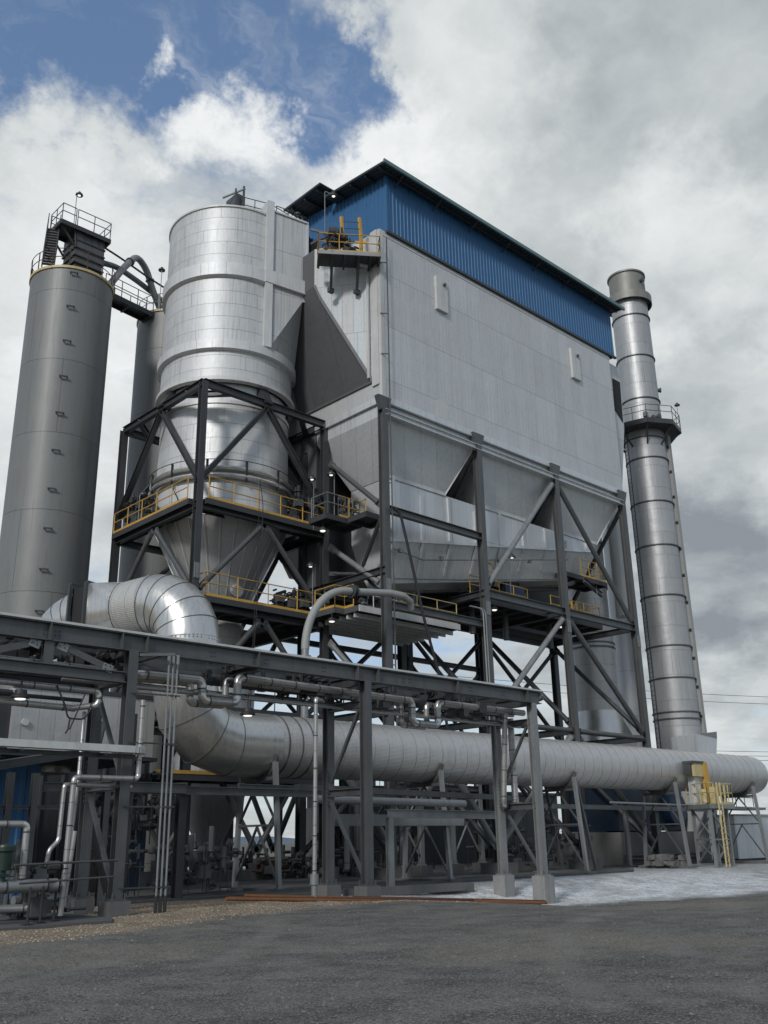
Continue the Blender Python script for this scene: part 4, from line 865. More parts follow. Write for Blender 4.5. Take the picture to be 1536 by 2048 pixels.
for i in range(8):
    a, b = V(oct_[i]), V(oct_[(i+1) % 8]); g.bar(a+V((0, 0, -.12)), b+V((0, 0, -.12)), .05, .34)
    c_ = V((*kc, 0)); d_ = (a-c_); d_.z = 0; d_.normalize(); g.bar((kc[0]+d_.x*1.45, kc[1]+d_.y*1.45, zc-1.6), (kc[0]+d_.x*2.6, kc[1]+d_.y*2.6, zc-.35), .1)
PL = part(g, 'platform', 'steel_dark', CH)
rl = rail(CH, [(x, y, zc) for x, y, z in oct_], mat='steel', sp=1.3, closed=True, toe=False)
lad = V((*kc, 0))+V((math.cos(R(-58)), math.sin(R(-58)), 0))*1.66
rv = V((math.cos(R(-58)), math.sin(R(-58)), 0)); tv = V((-rv.y, rv.x, 0))
g = MB(); g.box(lad.x-.16, lad.x+.16, lad.y-.16, lad.y+.16, 0, 30.3); part(g, 'cable_duct', 'grey_paint', CH)
g = MB()
for z in range(1, 30, 2): g.bar(V((kc[0]+rv.x*1.5, kc[1]+rv.y*1.5, z+.3)), lad+V((0, 0, z+.3))-tv*.25, .08, .2)
parts(g, 'duct_clip', 'steel_dark', CH)
rv2 = V((math.cos(R(158)), math.sin(R(158)), 0)); tv2 = V((-rv2.y, rv2.x, 0)); lb = V((*kc, 0))+rv2*1.75
g = MB()
for s in (-.2, .2): g.bar(lb+tv2*s, lb+tv2*s+V((0, 0, 30.6)), .05)
for k in range(95): g.tube(lb-tv2*.2+V((0, 0, .5+k*.32)), lb+tv2*.2+V((0, 0, .5+k*.32)), .016, n=5)
part(g, 'ladder', 'steel_dark', CH)
g = MB(); c_ = V((*kc, 0))
for d_, z in ((-100, 43.4), (-45, 34.3), (-120, 31.3), (-140, 31.6), (-100, 31.5), (-60, 31.4)):
    v = V((math.cos(R(d_)), math.sin(R(d_)), 0)); g.tube(c_+v*1.3+V((0, 0, z)), c_+v*1.7+V((0, 0, z)), .15, n=12); g.ring(c_+v*1.66+V((0, 0, z)), v, .15, .06, 14, .05)
parts(g, 'sample_port', 'steel', CH)
g = MB(); x_ = 59.7
g.prism([(57.3, 31.6, 0), (57.3, 31.6, 7.7), (59.9, 31.6, 8.0), (60.4, 31.9, 7.6), (60.9, 33.6, 0)], (.6, 2.2, 0)); part(g, 'breech_duct', 'hopper', CH)
lamp((62.4, 32.75, 30.9), 1.9, (.05, 0, .05), 'small dark lamp on a mast at the right corner of the chimney platform', lit=False)

# ================================================================ REAR VESSEL and pale ducts
RV = thing('rear_vessel', 'grey clad upright vessel behind the right end of the house legs', 'vessel', (55.9, 38, 0)); c_ = (55.9, 38.0)
g = MB(); g.lathe(c_, [(0, 25.2), (.9, 25.0), (1.4, 24.0), (1.42, 15.3), (1.66, 15.25), (1.66, 14.9), (1.56, 14.86), (1.56, 9.6)], 40); part(g, 'shell', 'vessel', RV)
g = MB()
for z in (14.2, 13.9, 18.2, 21.4): g.ring((*c_, z), (0, 0, 1), 1.56 if z < 15 else 1.42, .06, 40, .1)
parts(g, 'hoop', 'steel', RV)
g = MB(); x, y = c_; q = 1.75
sq = [(x-q, y-q, 0), (x+q, y-q, 0), (x+q, y+q, 0), (x-q, y+q, 0)]
g.prism(sq, (0, 0, 7.6)); part(g, 'base_casing', 'vessel', RV)
g = MB(); n_ = 32; top = [(x+1.56*math.cos(2*math.pi*i/n_-math.pi*.75), y+1.56*math.sin(2*math.pi*i/n_-math.pi*.75), 9.62) for i in range(n_)]
bot = [(a, b, 7.6) for a, b, _ in sq]; fs = []
for s in range(4):
    base = s*8
    for k in range(8): fs.append((base+k, (base+k+1) % n_, n_+s if k < 4 else n_+(s+1) % 4)) 
    fs.append((base+4, n_+(s+1) % 4, n_+s))
g.add(top+bot, [f[::-1] for f in fs]); part(g, 'transition', 'elbow', RV)
PD = thing('pale_duct', 'tall pale grey duct standing behind the rear vessel and left of the chimney', 'duct', (60.5, 37.6, 0))
g = MB(); g.tube((60.3, 38.2, 0), (60.3, 38.2, 27.5), .8, n=28); part(g, 'pipe_run', 'pale', PD)
g = MB(); g.tube((56.9, 35.7, 16), (56.9, 35.7, 31.2), .62, n=24); g.ring((56.9, 35.7, 31.0), (0, 0, 1), .62, .16, 28, .7); part(g, 'vent_stub', 'white', PD)

# ================================================================ BIG DUCT
DY, DZ, DR, LX = 28.5, 4.88, 1.09, 17.6
BD = thing('flue_duct', 'very large silver lagged duct with elbows at left, running low across the yard', 'duct', (LX, DY, 3.8))
g = MB(); g.tube((21.0, DY, DZ), (57.0, DY, DZ+.11), DR, n=72, cap=False); part(g, 'straight_run', 'duct', BD)
def arcpts(c, a, b, n=8, t0=0, t1=90):
    """quarter arc around c: from c+a to c+b"""
    return [V(c)+V(a)*math.cos(R(t0+(t1-t0)*i/n))+V(b)*math.sin(R(t0+(t1-t0)*i/n)) for i in range(n+1)]
br = 1.75
low = [V((LX, DY, 8.3))]+arcpts((LX+br, DY, DZ+br), (-br, 0, 0), (0, 0, -br), 3)+[V((21.02, DY, DZ))]
g = MB(); g.sweep(low, DR+.02, 56, False); part(g, 'lower_elbow', 'elbow', BD)
hd = V((-.36, .93, 0)).normalized(); TZ = 9.72; b2 = 1.5
e1 = [V((LX, DY, 7.6)), V((LX, DY, TZ-b2))]+arcpts(V((LX, DY, TZ-b2))+hd*b2, hd*-b2, (0, 0, b2), 5)[1:]+[V((LX, DY, TZ))+hd*1.55]
g = MB(); g.sweep(e1, DR+.01, 56, False); part(g, 'upper_elbow', 'elbow', BD)
c1 = V((LX, DY, TZ))+hd*1.55; c2 = V((LX, DY, TZ-.05))+hd*2.75
g = MB(); g.tube(c1, c2, DR-.01, DR-.06, n=56, cap=False); part(g, 'mesh_section', MT.setdefault('mesh', clad('mesh_lagging', (.50, .49, .46), .5, .6, None, .6, 'y', rib=.06, ribax='z', streak=.3)), BD)
c3 = c2+hd*1.15; sd_ = V((hd.y, -hd.x, 0)); n_ = 32; ring_ = [c2+sd_*math.cos(2*math.pi*i/n_+math.pi/4)*1.04+V((0, 0, 1))*math.sin(2*math.pi*i/n_+math.pi/4)*1.04 for i in range(n_)]
sq4 = [c3+sd_*x+V((0, 0, z)) for x, z in ((.95, .95), (-.95, .95), (-.95, -.95), (.95, -.95))]; fs = []
for s in range(4):
    for k in range(8): fs.append((s*8+k, (s*8+k+1) % n_, n_+s if k < 4 else n_+(s+1) % 4))
    fs.append((s*8+4, n_+(s+1) % 4, n_+s))
g = MB(); g.add(ring_+sq4, fs); part(g, 'square_transition', 'elbow', BD)
g = MB(); c4 = c3+hd*.75; g.hexa([c3+sd_*x+V((0, 0, z)) for x, z in ((.86, .86), (-.86, .86), (-.86, -.86), (.86, -.86))], [c4+sd_*x+V((0, 0, z)) for x, z in ((.86, .86), (-.86, .86), (-.86, -.86), (.86, -.86))]); part(g, 'expansion_joint', 'dark', BD)
g = MB()
for q in (c3, c4):
    for a, b in (((.98, .98), (-.98, .98)), ((-.98, .98), (-.98, -.98)), ((-.98, -.98), (.98, -.98)), ((.98, -.98), (.98, .98))): g.bar(q+sd_*a[0]+V((0, 0, a[1])), q+sd_*b[0]+V((0, 0, b[1])), .12, .12)
parts(g, 'joint_flange', 'steel_dark', BD)
e3 = arcpts(c4+V((0, 0, -1.5)), V((0, 0, 1.5)), hd*1.5, 6)+[c4+hd*1.5+V((0, 0, -5.6))]
e3 = [c4+V((0, 0, 0))]+e3[1:]
g = MB(); g.sweep(e3, .98, 40, True); part(g, 'rear_elbow', 'elbow', BD)
# seams on elbows
g = MB()
for P_, r_ in ((low, DR+.02), (e1, DR+.01), (e3, .98)):
    for i in range(1, len(P_)-1):
        d_ = (P_[i+1]-P_[i-1]); g.ring(P_[i], d_, r_, .012, 48, .03)
for z in (8.2, 7.3): g.ring((LX, DY, z), (0, 0, 1), DR, .02, 48, .04)
for x in (21.3, 21.9, 22.4): g.ring((x, DY, DZ), (1, 0, 0), DR, .025, 56, .05)
g.ring(c1, hd, DR-.02, .02, 48, .04); g.ring(c2, hd, DR-.07, .02, 48, .05)
parts(g, 'seam_band', 'steel', BD)
g = MB()
for i in range(46):
    x = 22.4+i*.75; g.ring((x, DY, DZ+(x-21)*.12/39), (1, 0, 0), DR, .010, 56, .016)
parts(g, 'lagging_strap', 'steel_light', BD)
# right end turns away behind
e4 = [V((56.9, DY, DZ+.11))]+arcpts((57.0, DY+1.8, DZ+.11), (0, -1.8, 0), (1.8, 0, 0), 5)[1:]+[V((58.8, DY+2.9, DZ+.11))]
g = MB(); g.sweep(e4, DR, 40, True); part(g, 'far_elbow', 'duct', BD)
# trestles
def trestle(x, label, wide=1.25, w=.0):
    T = thing('trestle', label, 'duct support', (x, DY, 0), 'braced trestles under the big duct')
    z1 = 4.25; ya, yb_ = DY-wide-.05, DY+wide
    for s, y in ((-1, ya), (1, yb_)):
        g = MB(); g.bar((x, y, .14), (x, DY+s*.98, z1), .15, .15); g.box(x-.12, x+.12, y-.12, y+.12, .12, .17); part(g, 'leg', 'steel_light', T)
    g = MB(); g.bar((x, ya+.2, 2.15), (x, yb_-.2, 2.15), .07, .07); g.bar((x, DY-1.0, 3.7), (x, DY+1.0, 3.7), .12, .12); parts(g, 'cross_beam', 'steel', T)
    g = MB()
    for s, y in ((-1, ya), (1, yb_)):
        g.bar((x, DY, 3.65), (x, DY+s*(wide-.15), 2.2), .08, .06); g.bar((x, DY, 2.1), (x, DY+s*(wide), .25), .08, .06)
    parts(g, 'diagonal', 'steel', T)
    g = MB(); pts = [V((x, DY+1.12*math.cos(R(t)), DZ+1.12*math.sin(R(t)))) for t in range(200, 341, 14)]
    for a, b in zip(pts, pts[1:]): g.bar(a, b, .24, .05, up=(1, 0, 0))
    part(g, 'saddle', 'steel', T)
    g = MB(); g.box(x-.3, x+.3, ya-.3, yb_+.3, .02, .125); part(g, 'footing', 'concrete', T); return T
for x, l in ((20.75, 'dark braced trestle nearest the lower elbow of the big duct'), (29.1, 'braced trestle under the big duct between the middle rack columns'), (38.1, 'four legged looking braced trestle just right of the last rack column'), (47.0, 'braced trestle under the big duct standing over the pile of rocks'), (55.6, 'farthest braced trestle, beside the grey container')): trestle(x, l)
g = MB(); g.bar((39.8, DY-.6, .12), (38.3, DY-.9, 4.2), .12); g.bar((39.8, DY+1.3, .12), (38.3, DY+.9, 4.2), .12); g.bar((39.6, DY-.6, 2.1), (39.6, DY+1.2, 2.1), .06); g.box(39.6, 40.1, DY-1, DY+1.6, .02, .12)
solos(g, 'raking_strut', 'steel', 'pair of raking struts leaning on the trestle right of the last rack column', 'duct support', (39.8, DY, 0), 'strut')
g = MB(); g.tube((48.0, 31.4, .06), (48.0, 31.4, 3.4), .15, n=14); g.box(47.8, 48.2, 31.2, 31.6, .05, .1); solo(g, 'pipe_post', 'steel_light', 'single round grey post left of the rock pile', 'post', (48, 31.4, 0))
# ================================================================ PIPE RACK
RK = thing('pipe_rack', 'long grey steel pipe rack on six columns in front of the big duct', 'pipe rack', (19.8, 22.7, 0))
ya, yb_ = 21.8, 23.55; rx = (11.85, 19.82, 27.95)
for i, x in enumerate(rx):
    for y in (ya, yb_):
        zb = (-.7 if y == ya else -.4) if i == 2 else -.05
        column(RK, x, y, .38, 6.2 if y == ya else 6.15, .27, .26, 'steel' if i < 2 else 'steel_light', up=(0, 1, 0), ped=(.27, zb), pmat='concrete' if i < 2 else 'concrete_w', t=.026)
g = MB(); g.ibeam((4.0, ya, 6.42), (28.4, ya, 6.42), .44, .26, .03); parts(g, 'top_beam', 'steel', RK)
g = MB(); g.box(4.0, 28.42, ya-.16, ya+.14, 6.641, 6.70); part(g, 'beam_cap', 'white', RK)
g = MB(); g.ibeam((4.0, yb_, 6.42), (28.6, yb_, 6.42), .44, .26, .03); parts(g, 'top_beam', 'steel', RK)
g = MB(); g.ibeam((4.0, ya, 5.53), (11.7, ya, 5.53), .27, .22, .025); g.ibeam((4.0, yb_, 5.53), (11.7, yb_, 5.53), .27, .22, .025); parts(g, 'lower_beam', 'steel', RK)
for x, z in [(x, 6.42) for x in rx]+[(8.0, 6.42), (15.8, 6.42), (23.9, 6.42)]:
    g = MB(); g.ibeam((x, ya+.1, z-.15), (x, yb_-.1, z-.15), .3, .2); parts(g, 'cross_beam', 'steel_dark', RK)
g = MB(); 
for k in range(9): g.ibeam((4.5+k*2.8, ya+.1, 6.35), (4.5+k*2.8, yb_-.1, 6.35), .18, .12, .02)
parts(g, 'purlin', 'steel_dark', RK)
g = MB(); g.ibeam((9.65, ya, 5.66), (9.65, ya, 6.2), .14, .24, .02, up=(0, 1, 0)); part(g, 'hanger_post', 'steel', RK)
g = MB(); g.bar((9.9, ya-.02, 6.16), (11.35, ya-.02, 5.68), .03, .16); g.bar((9.4, ya-.02, 6.16), (8.0, ya-.02, 5.7), .03, .16); parts(g, 'truss_diagonal', 'steel', RK)
g = MB()
for x, z in ((10.0, 6.12), (11.2, 5.73), (9.3, 6.12)): g.bar((x-.13, ya-.045, z+.02), (x+.13, ya-.045, z-.05), .02, .2)
parts(g, 'gusset', 'steel_light', RK)
g = MB()
for x in (9.62, 11.5, 12.2, 15.7, 19.4, 20.25, 23.9, 27.6): g.box(x-.012, x+.012, ya-.17, ya-.03, 6.2, 6.64)
parts(g, 'web_stiffener', 'steel', RK)
g = MB()
for bx in (9.5, 9.8, 14.2, 15.6, 16.0, 18.1, 21.4, 21.7, 24.6, 26.3):
    for dx in (0, .1):
        for z in (6.36, 6.46): g.tube((bx+dx, ya-.012, z), (bx+dx, ya-.035, z), .018, n=6)
for bx, z in ((9.98, 6.14), (11.2, 5.72), (9.3, 6.14)):
    for dx in (-.07, .05):
        for dz in (-.05, .05): g.tube((bx+dx, ya-.03, z+dz-dx*.3), (bx+dx, ya-.08, z+dz-dx*.3), .018, n=6)
part(g, 'bolt', 'steel_dark', RK)
g = MB(); 
for x, d_ in ((11.85, 1), (19.82, 1), (27.95, 1)):
    g.bar((x, ya+.15, 5.6), (x, yb_-.15, 3.3), .1, .08) if x > 12 else g.bar((x, yb_-.15, 5.3), (x, ya+.15, 3.2), .1, .08)
    g.bar((x, yb_-.15, 2.7), (x, ya+.15, .6), .1, .08)
parts(g, 'diagonal', 'steel', RK)
for x in rx: 
    for z in (5.55, 2.98 if x < 25 else 2.65): beam(RK, (x, ya+.1, z), (x, yb_-.1, z), .22, .2, 'steel', 'cross_beam')
g = MB(); g.path([(28.4, ya, 6.5), (28.9, ya+.2, 6.5), (29.0, ya+1.0, 6.5), (28.6, yb_, 6.5)], .12, 8, bend=.4); part(g, 'end_cap', 'steel', RK)
g = MB(); g.prism([(19.3, 24.3, 3.3), (30.0, 24.3, 3.12), (30.0, 24.3, 2.95), (19.3, 24.3, 3.1)], (0, .3, 0)); part(g, 'long_rail', 'steel', RK)
g = MB(); g.ibeam((23.3, 24.6, 2.45), (28.9, 24.6, 2.42), .28, .22); g.ibeam((23.4, 24.6, 0.1), (23.4, 24.6, 2.3), .2, .2, up=(0, 1, 0)); parts(g, 'side_beam', 'steel_light', RK)
# ---- pipes on the rack
def pipe(label, pts, r, mat='pipe', n=12, bend=.0, name='pipe', cat='pipe', group=None, elbow=True):
    T = thing(name, label, cat, pts[0], group)
    P_ = [V(p) for p in pts]; b_ = bend or r*1.6
    for i in range(len(P_)-1):
        a, b = P_[i], P_[i+1]; d_ = (b-a).normalized(); ka = b_ if i else 0; kb = b_ if i < len(P_)-2 else 0
        if (b-a).length > ka+kb+.01:
            g = MB(); g.tube(a+d_*ka, b-d_*kb, r, n=n); part(g, 'pipe_run', ('pipev' if abs(d_.z) > .7 and mat == 'pipe' else mat), T)
    g = MB()
    for i in range(1, len(P_)-1):
        a, b, c = P_[i-1], P_[i], P_[i+1]; d1 = (a-b).normalized(); d2 = (c-b).normalized(); A_ = b+d1*b_; B_ = b+d2*b_
        g.sweep([A_*(1-t)**2+b*2*t*(1-t)+B_*t*t for t in [j/6 for j in range(7)]], r*1.04, n)
    if g.v: parts(g, 'elbow', 'elbow' if mat == 'pipe' else mat, T)
    g = MB()
    for i in range(len(P_)-1):
        a, b = P_[i], P_[i+1]; L = (b-a).length; d_ = (b-a).normalized(); k = b_+.05
        while k < L-b_: g.ring(a+d_*k, d_, r, r*.06+.004, n, .03); k += max(.9, L/12)
    if g.v and r > .055: parts(g, 'strap', 'steel_dark', T)
    return T
yp = 22.55
loop = [(12.5, yp, 5.80), (14.46, yp, 5.82), (14.46, yp, 5.28), (15.62, yp, 5.30), (15.62, yp, 6.02), (22.58, yp, 5.93), (22.58, yp, 5.22), (23.8, yp, 5.22), (23.8, yp, 5.97), (28.4, yp, 5.96)]
pipe('silver lagged pipe with two square expansion loops hanging under the rack', [(12.45, 22.9, 5.8)]+loop, .115)
pipe('second silver lagged pipe with expansion loops, right behind the first', [(x-.12, yp+.42, z-.03) for x, y, z in loop], .10)
pipe('slim bright pipe running low under the rack top', [(10.5, 22.75, 5.5), (28.4, 22.75, 5.46)], .045, 'pipe')
pipe('dark thick pipe along the back of the rack', [(12.2, 23.2, 6.0), (28.2, 23.2, 6.0)], .17, 'steel_dark')
pipe('bundle pipe just below the dark thick rack pipe', [(12.2, 23.3, 5.62), (28.2, 23.3, 5.62)], .09, 'pipe')
pipe('silver pipe under the left rack bay with a drop elbow by the first column', [(3.0, 21.95, 5.22), (11.15, 22.0, 5.16), (11.15, 22.0, 4.83), (10.6, 22.3, 4.75)], .075)
pipe('lower silver pipe under the left rack bay', [(3.0, 22.3, 4.86), (10.7, 22.3, 4.75)], .08)
pipe('dark pipe between the two left bay pipes', [(3.0, 22.6, 5.0), (11.0, 22.6, 5.0)], .05, 'steel_dark')
pipe('slim pipe on top of the lower beam in the left rack bay', [(3.0, 22.1, 5.74), (11.6, 22.1, 5.74)], .06)
pipe('upright silver lagged pipe left of the middle rack columns', [(18.2, 21.9, 5.48), (17.62, 21.5, 5.48), (17.6, 21.5, .6)], .06)
g = MB(); g.tube((17.6, 21.5, .48), (17.6, 21.5, .75), .12, n=16); g.tube((17.6, 21.5, -.05), (17.6, 21.5, .48), .085, n=14); solos(g, 'pipe_shoe', 'steel_light', 'wider collar and stub at the foot of the upright silver pipe', 'pipe', (17.6, 21.5, 0), 'stub')
for i, l in enumerate(('leftmost', 'middle', 'rightmost')):
    T = thing('conduit', l+' of the three thin upright conduits in front of the rack', 'conduit', (12.74+i*.13, 21.5, 0), 'upright conduits')
    x = 12.76+i*.125; g = MB(); g.tube((x, 21.5, 0), (x, 21.5, 6.0), .026, n=8); part(g, 'pipe_run', 'steel_light', T)
    g = MB(); g.tube((x, 21.5, 5.95), (x, 21.5, 6.2), .05, n=8); part(g, 'head', 'steel_light', T)
    g = MB(); g.tube((x, 21.5, -.03), (x, 21.5, .42), .042, n=8); part(g, 'sleeve', 'rubber', T)
g = MB()
for z in (5.15, 3.95, 2.45, .62): g.bar((11.85, 21.62, z), (13.1, 21.45, z), .035)
solos(g, 'conduit_bracket', 'steel_dark', 'four thin dark arms tying the conduits to the left rack column', 'bracket', (12.4, 21.5, .6), 'arm')
T = thing('cable_tray', 'pale flat cable tray ending in a rounded corner at the left rack column', 'cable tray', (8, 21.2, 3.7))
g = MB(); g.box(3.5, 11.75, 21.10, 21.35, 3.66, 3.82); pts = arcpts((11.75, 21.55, 3.74), (0, -.33, 0), (.33, 0, 0), 6); 
for a, b in zip(pts, pts[1:]): g.bar(a, b, .24, .16)
part(g, 'tray_run', 'white', T)
g = MB(); g.box(3.5, 11.9, 21.36, 21.5, 3.55, 3.64)
for x in (5, 7, 9, 11): g.bar((x, 21.1, 3.6), (x, 21.9, 3.6), .05)
part(g, 'tray_arm', 'steel_dark', T)
# lower left pipes
pipe('silver pipe dropping from the rack, running level left and down to the ground', [(12.0, 21.35, 4.95), (12.0, 21.35, 3.08), (10.3, 21.2, 3.06), (10.25, 21.2, .15)], .062)
pipe('thinner silver pipe right behind the level silver pipe, bent down at its left end', [(12.2, 22.0, 2.92), (10.25, 21.55, 2.92), (10.2, 21.5, 1.7), (10.0, 21.5, 1.5), (9.9, 21.5, .6)], .05)
pipe('upright silver pipe close behind the left end pipes', [(10.62, 21.6, 1.9), (10.5, 21.6, .3)], .05)
pipe('slender upright silver pipe left of the first rack column', [(11.0, 22.4, 4.7), (10.9, 22.2, 3.2), (10.75, 22.2, .4)], .05)
pipe('grey pipe entering from the left and bending down to the header', [(5, 21.0, 2.04), (9.22, 21.0, 2.04), (9.22, 21.0, .95)], .07)
pipe('thick grey header pipe low at the left edge', [(5, 21.0, .81), (10.0, 21.0, .79)], .135, 'steel_light')
pipe('short silver branch pipe low behind the left column footings', [(9.6, 22.2, .45), (10.9, 22.3, .45), (10.9, 22.3, .15)], .11, 'steel_light')
pipe('bent silver branch near the ground at the left edge', [(8.8, 22.5, .3), (9.9, 21.9, .3), (9.9, 21.9, .75)], .09, 'steel_light')
T = thing('control_valve', 'dark green domed control valve on the thick header at the left edge', 'valve', (8.78, 20.95, .8))
g = MB(); g.lathe((8.78, 20.95), [(0, 1.64), (.2, 1.62), (.215, 1.58), (.215, 1.50), (.16, 1.48), (.14, 1.12), (0, 1.1)], 20); part(g, 'actuator', 'green', T)
g = MB(); g.tube((8.78, 20.95, .9), (8.78, 20.95, 1.12), .05); g.box(8.68, 8.88, 20.85, 21.05, 1.0, 1.05); g.path([(8.9, 20.85, 1.3), (9.0, 20.85, 1.3), (9.0, 20.85, 1.0), (8.8, 20.85, 1.0)], .012, 6, bend=.04); part(g, 'yoke', 'green', T)
clutter('valve_cluster', 'small cluster of grey valves and gauges right of the green control valve', 'valves', (9.55, 21.5, .75), .7, .6, .55, 26, 'steel', 21)
clutter('valve_cluster', 'low grey pipe fittings on the slab at the foot of the left rack column', 'valves', (10.2, 22.3, .1), 1.3, .9, .5, 26, 'steel', 22)
for x, l in ((9.25, 'nearest'), (9.65, 'second'), (10.1, 'third')):
    g = MB(); g.tube((x, 20.6+(x-9.25)*.7, .05), (x, 20.6+(x-9.25)*.7, .78), .028, n=6); g.box(x-.1, x+.1, 20.5+(x-9.25)*.7, 20.7+(x-9.25)*.7, .05, .075); solo(g, 'stand', 'rubber', l+' thin dark stand under the left header pipes', 'stand', (x, 20.6, 0), 'thin pipe stands')
pipe('thin rail pipe level across the left pipes', [(8.9, 20.7, 1.22), (11.7, 21.5, 1.25)], .025, 'steel')
pipe('lower thin rail pipe level across the left pipes', [(9.0, 20.6, .86), (11.6, 21.4, .9)], .022, 'steel')
T = thing('pipe_support', 'grey steel goal post frame behind the left pipes', 'steel frame', (9.5, 25.5, 0))
g = MB()
for x in (9.6, 10.3, 12.0, 12.45): g.ibeam((x+1.4, 26.4, 0), (x+1.4, 26.4, 3.5), .18, .17, .02, up=(0, 1, 0))
parts(g, 'post', 'steel', T)
g = MB(); g.ibeam((10.0, 25.0, 3.55), (14.2, 27.9, 4.35), .22, .2); g.ibeam((10.5, 26.4, 2.6), (12.5, 26.4, 2.6), .1, .1); g.ibeam((13.0, 26.4, 3.2), (16.5, 26.4, 3.2), .3, .2); parts(g, 'cross_beam', 'steel', T)
g = MB()
for x, y, z0, z1 in ((12.05, 23.9, 0.05, 5.0), (15.6, 28.4, 0, 5.6), (18.2, 30.5, 0, 5.6), (16.6, 26.8, 0, 3.4)): g.ibeam((x, y, z0), (x, y, z1), .26, .26, .022, up=(0, 1, 0))
g.bar((13.2, 25.6, 4.9), (12.1, 24.2, 2.6), .12); g.bar((12.2, 24.2, 2.4), (13.6, 25.4, .2), .12); solos(g, 'rear_post', 'steel_dark', 'dark braced posts standing behind the left rack column', 'steel frame', (14, 26, 0), 'post')
g = MB(); g.ibeam((12, 26.5, 3.15), (25, 26.5, 3.15), .25, .2); g.ibeam((19, 27.2, 3.35), (28, 27.2, 3.3), .2, .15); solos(g, 'long_beam', 'steel', 'long grey steel beam level behind the rack at duct belly height', 'beam', (18, 26.5, 3.1), 'beam_length')
g = MB(); g.box(18.9, 21.4, 29.8, 31.2, 3.38, 3.43); T = solo(g, 'gangway', 'yellow', 'yellow edged gangway below the lower elbow of the big duct', 'gangway', (20, 30, 3.4))
# rear equipment left: clad box tank, blue shed, cabinets
T = thing('tank_box', 'silver clad process box behind the left rack bay', 'process unit', (14.6, 33, 4.2))
g = MB(); g.box(12.35, 17.35, 30.0, 35.5, 4.42, 6.36); g.box(8.5, 11.2, 30.4, 35, 4.4, 6.4); parts(g, 'casing', 'box', T)
g = MB(); g.box(11.22, 12.33, 30.15, 35, 4.2, 6.3); g.box(8.4, 17.5, 29.9, 35.6, 4.28, 4.4); g.box(12.3, 17.4, 29.95, 30.1, 6.361, 6.5); part(g, 'frame', 'steel_dark', T)
g = MB(); g.tube((12.75, 29.98, 5.3), (12.75, 29.9, 5.3), .11, n=16); part(g, 'gauge', 'white', T)
g = MB(); g.lathe((10.85, 26.2), [(.33, 6.5), (.33, 7.55), (.42, 7.6), (.42, 7.68), (.28, 7.68), (.28, 6.6)], 28); solo(g, 'vent_stub', 'steel_dark', 'short dark round vent with a flared lip behind the rack beam', 'vent', (10.85, 26.2, 6.5))
T = thing('blue_shed', 'blue ribbed sheet shed wall at the far left', 'shed', (12, 34, 0))
g = MB(); g.corr((7.0, 31.5), (14.1, 31.5), 0, 4.25, .42, .05, (0, -1, 0)); g.corr((14.1, 31.5), (14.1, 38), 0, 4.25, .42, .05, (1, 0, 0)); part(g, 'wall', 'blue', T)
g = MB(); g.box(6.9, 14.3, 31.2, 38, 4.2, 4.35); part(g, 'roof', 'roof', T)
g = MB(); g.ibeam((11.6, 29.2, 0), (11.6, 29.2, 4.2), .3, .25, up=(0, 1, 0)); g.bar((10.6, 29.2, 4.1), (11.6, 29.2, 2.6), .14); g.bar((10.4, 29.2, .3), (11.6, 29.2, 2.4), .14); solos(g, 'braced_post', 'steel_dark', 'dark braced post in front of the blue shed wall', 'steel frame', (11.6, 29.2, 0), 'post_member')
T = thing('cabinet', 'dark blue door height cabinet behind the left rack column', 'cabinet', (18.75, 33.6, 0)); g = MB(); g.box(18.25, 19.2, 33.3, 34.2, .05, 2.12); part(g, 'body', 'blue_dark', T)
g = MB(); g.box(18.3, 19.15, 33.27, 33.299, .12, 2.05); part(g, 'door', 'blue_dark', T)
T = thing('storage_tote', 'beige moulded tote with a louvred top, left of the dark blue cabinet', 'tote', (18.3, 34.8, 0))
g = MB(); g.prism([(17.7, 34.6, .06), (18.3, 34.6, .06), (18.35, 34.6, 1.3), (18.25, 34.6, 1.45), (17.8, 34.6, 1.45), (17.68, 34.6, 1.3)], (0, .9, 0)); part(g, 'tub', 'beige', T)
g = MB(); g.box(17.72, 18.35, 34.62, 35.4, 1.46, 2.05); part(g, 'top_box', 'grey_paint', T)
g = MB(); 
for k in range(7): g.box(17.95, 18.3, 34.58, 34.62, 1.52+k*.07, 1.55+k*.07)
part(g, 'louvre', 'rubber', T)
T = thing('fire_extinguisher', 'red fire extinguisher box on a grey post left of the discharge cone', 'extinguisher', (23.9, 38.2, .8)); g = MB(); g.box(23.75, 24.05, 37.95, 38.15, .82, 1.4); part(g, 'box', 'red', T); g = MB(); g.tube((23.9, 37.9, .85), (23.9, 37.9, 1.3), .07); part(g, 'bottle', 'red', T)
g = MB(); g.ibeam((23.1, 36.9, .5), (23.1, 36.9, 4.2), .3, .28, up=(0, 1, 0)); g.box(22.7, 23.5, 36.5, 37.3, 0, .55); solo(g, 'post', 'steel', 'grey post on a concrete block left of the discharge cone', 'post', (23.1, 36.9, 0))
g = MB()
for x in (16.5, 17.2, 19.0): g.bar((x, 32.0, 1.0), (x+1.6, 33.4, 3.8), .04, .18)
for k in range(9): g.bar((16.7+k*.17, 32.1+k*.15, 1.3+k*.3), (17.4+k*.17, 32.1+k*.15, 1.3+k*.3), .18, .03)
g.tube((16.5, 32, 2.0), (18.1, 33.4, 4.7), .025, n=6); solos(g, 'rear_stair', 'steel_dark', 'dark stair rising behind the left rack column', 'stair', (17, 32, 1), 'stair_member')
clutter('valve_cluster', 'dark pipes and valves behind the left rack bay under the silver process box', 'valves', (16.8, 30.6, 1.6), 2.6, 2.0, 2.3, 60, 'steel_dark', 31)
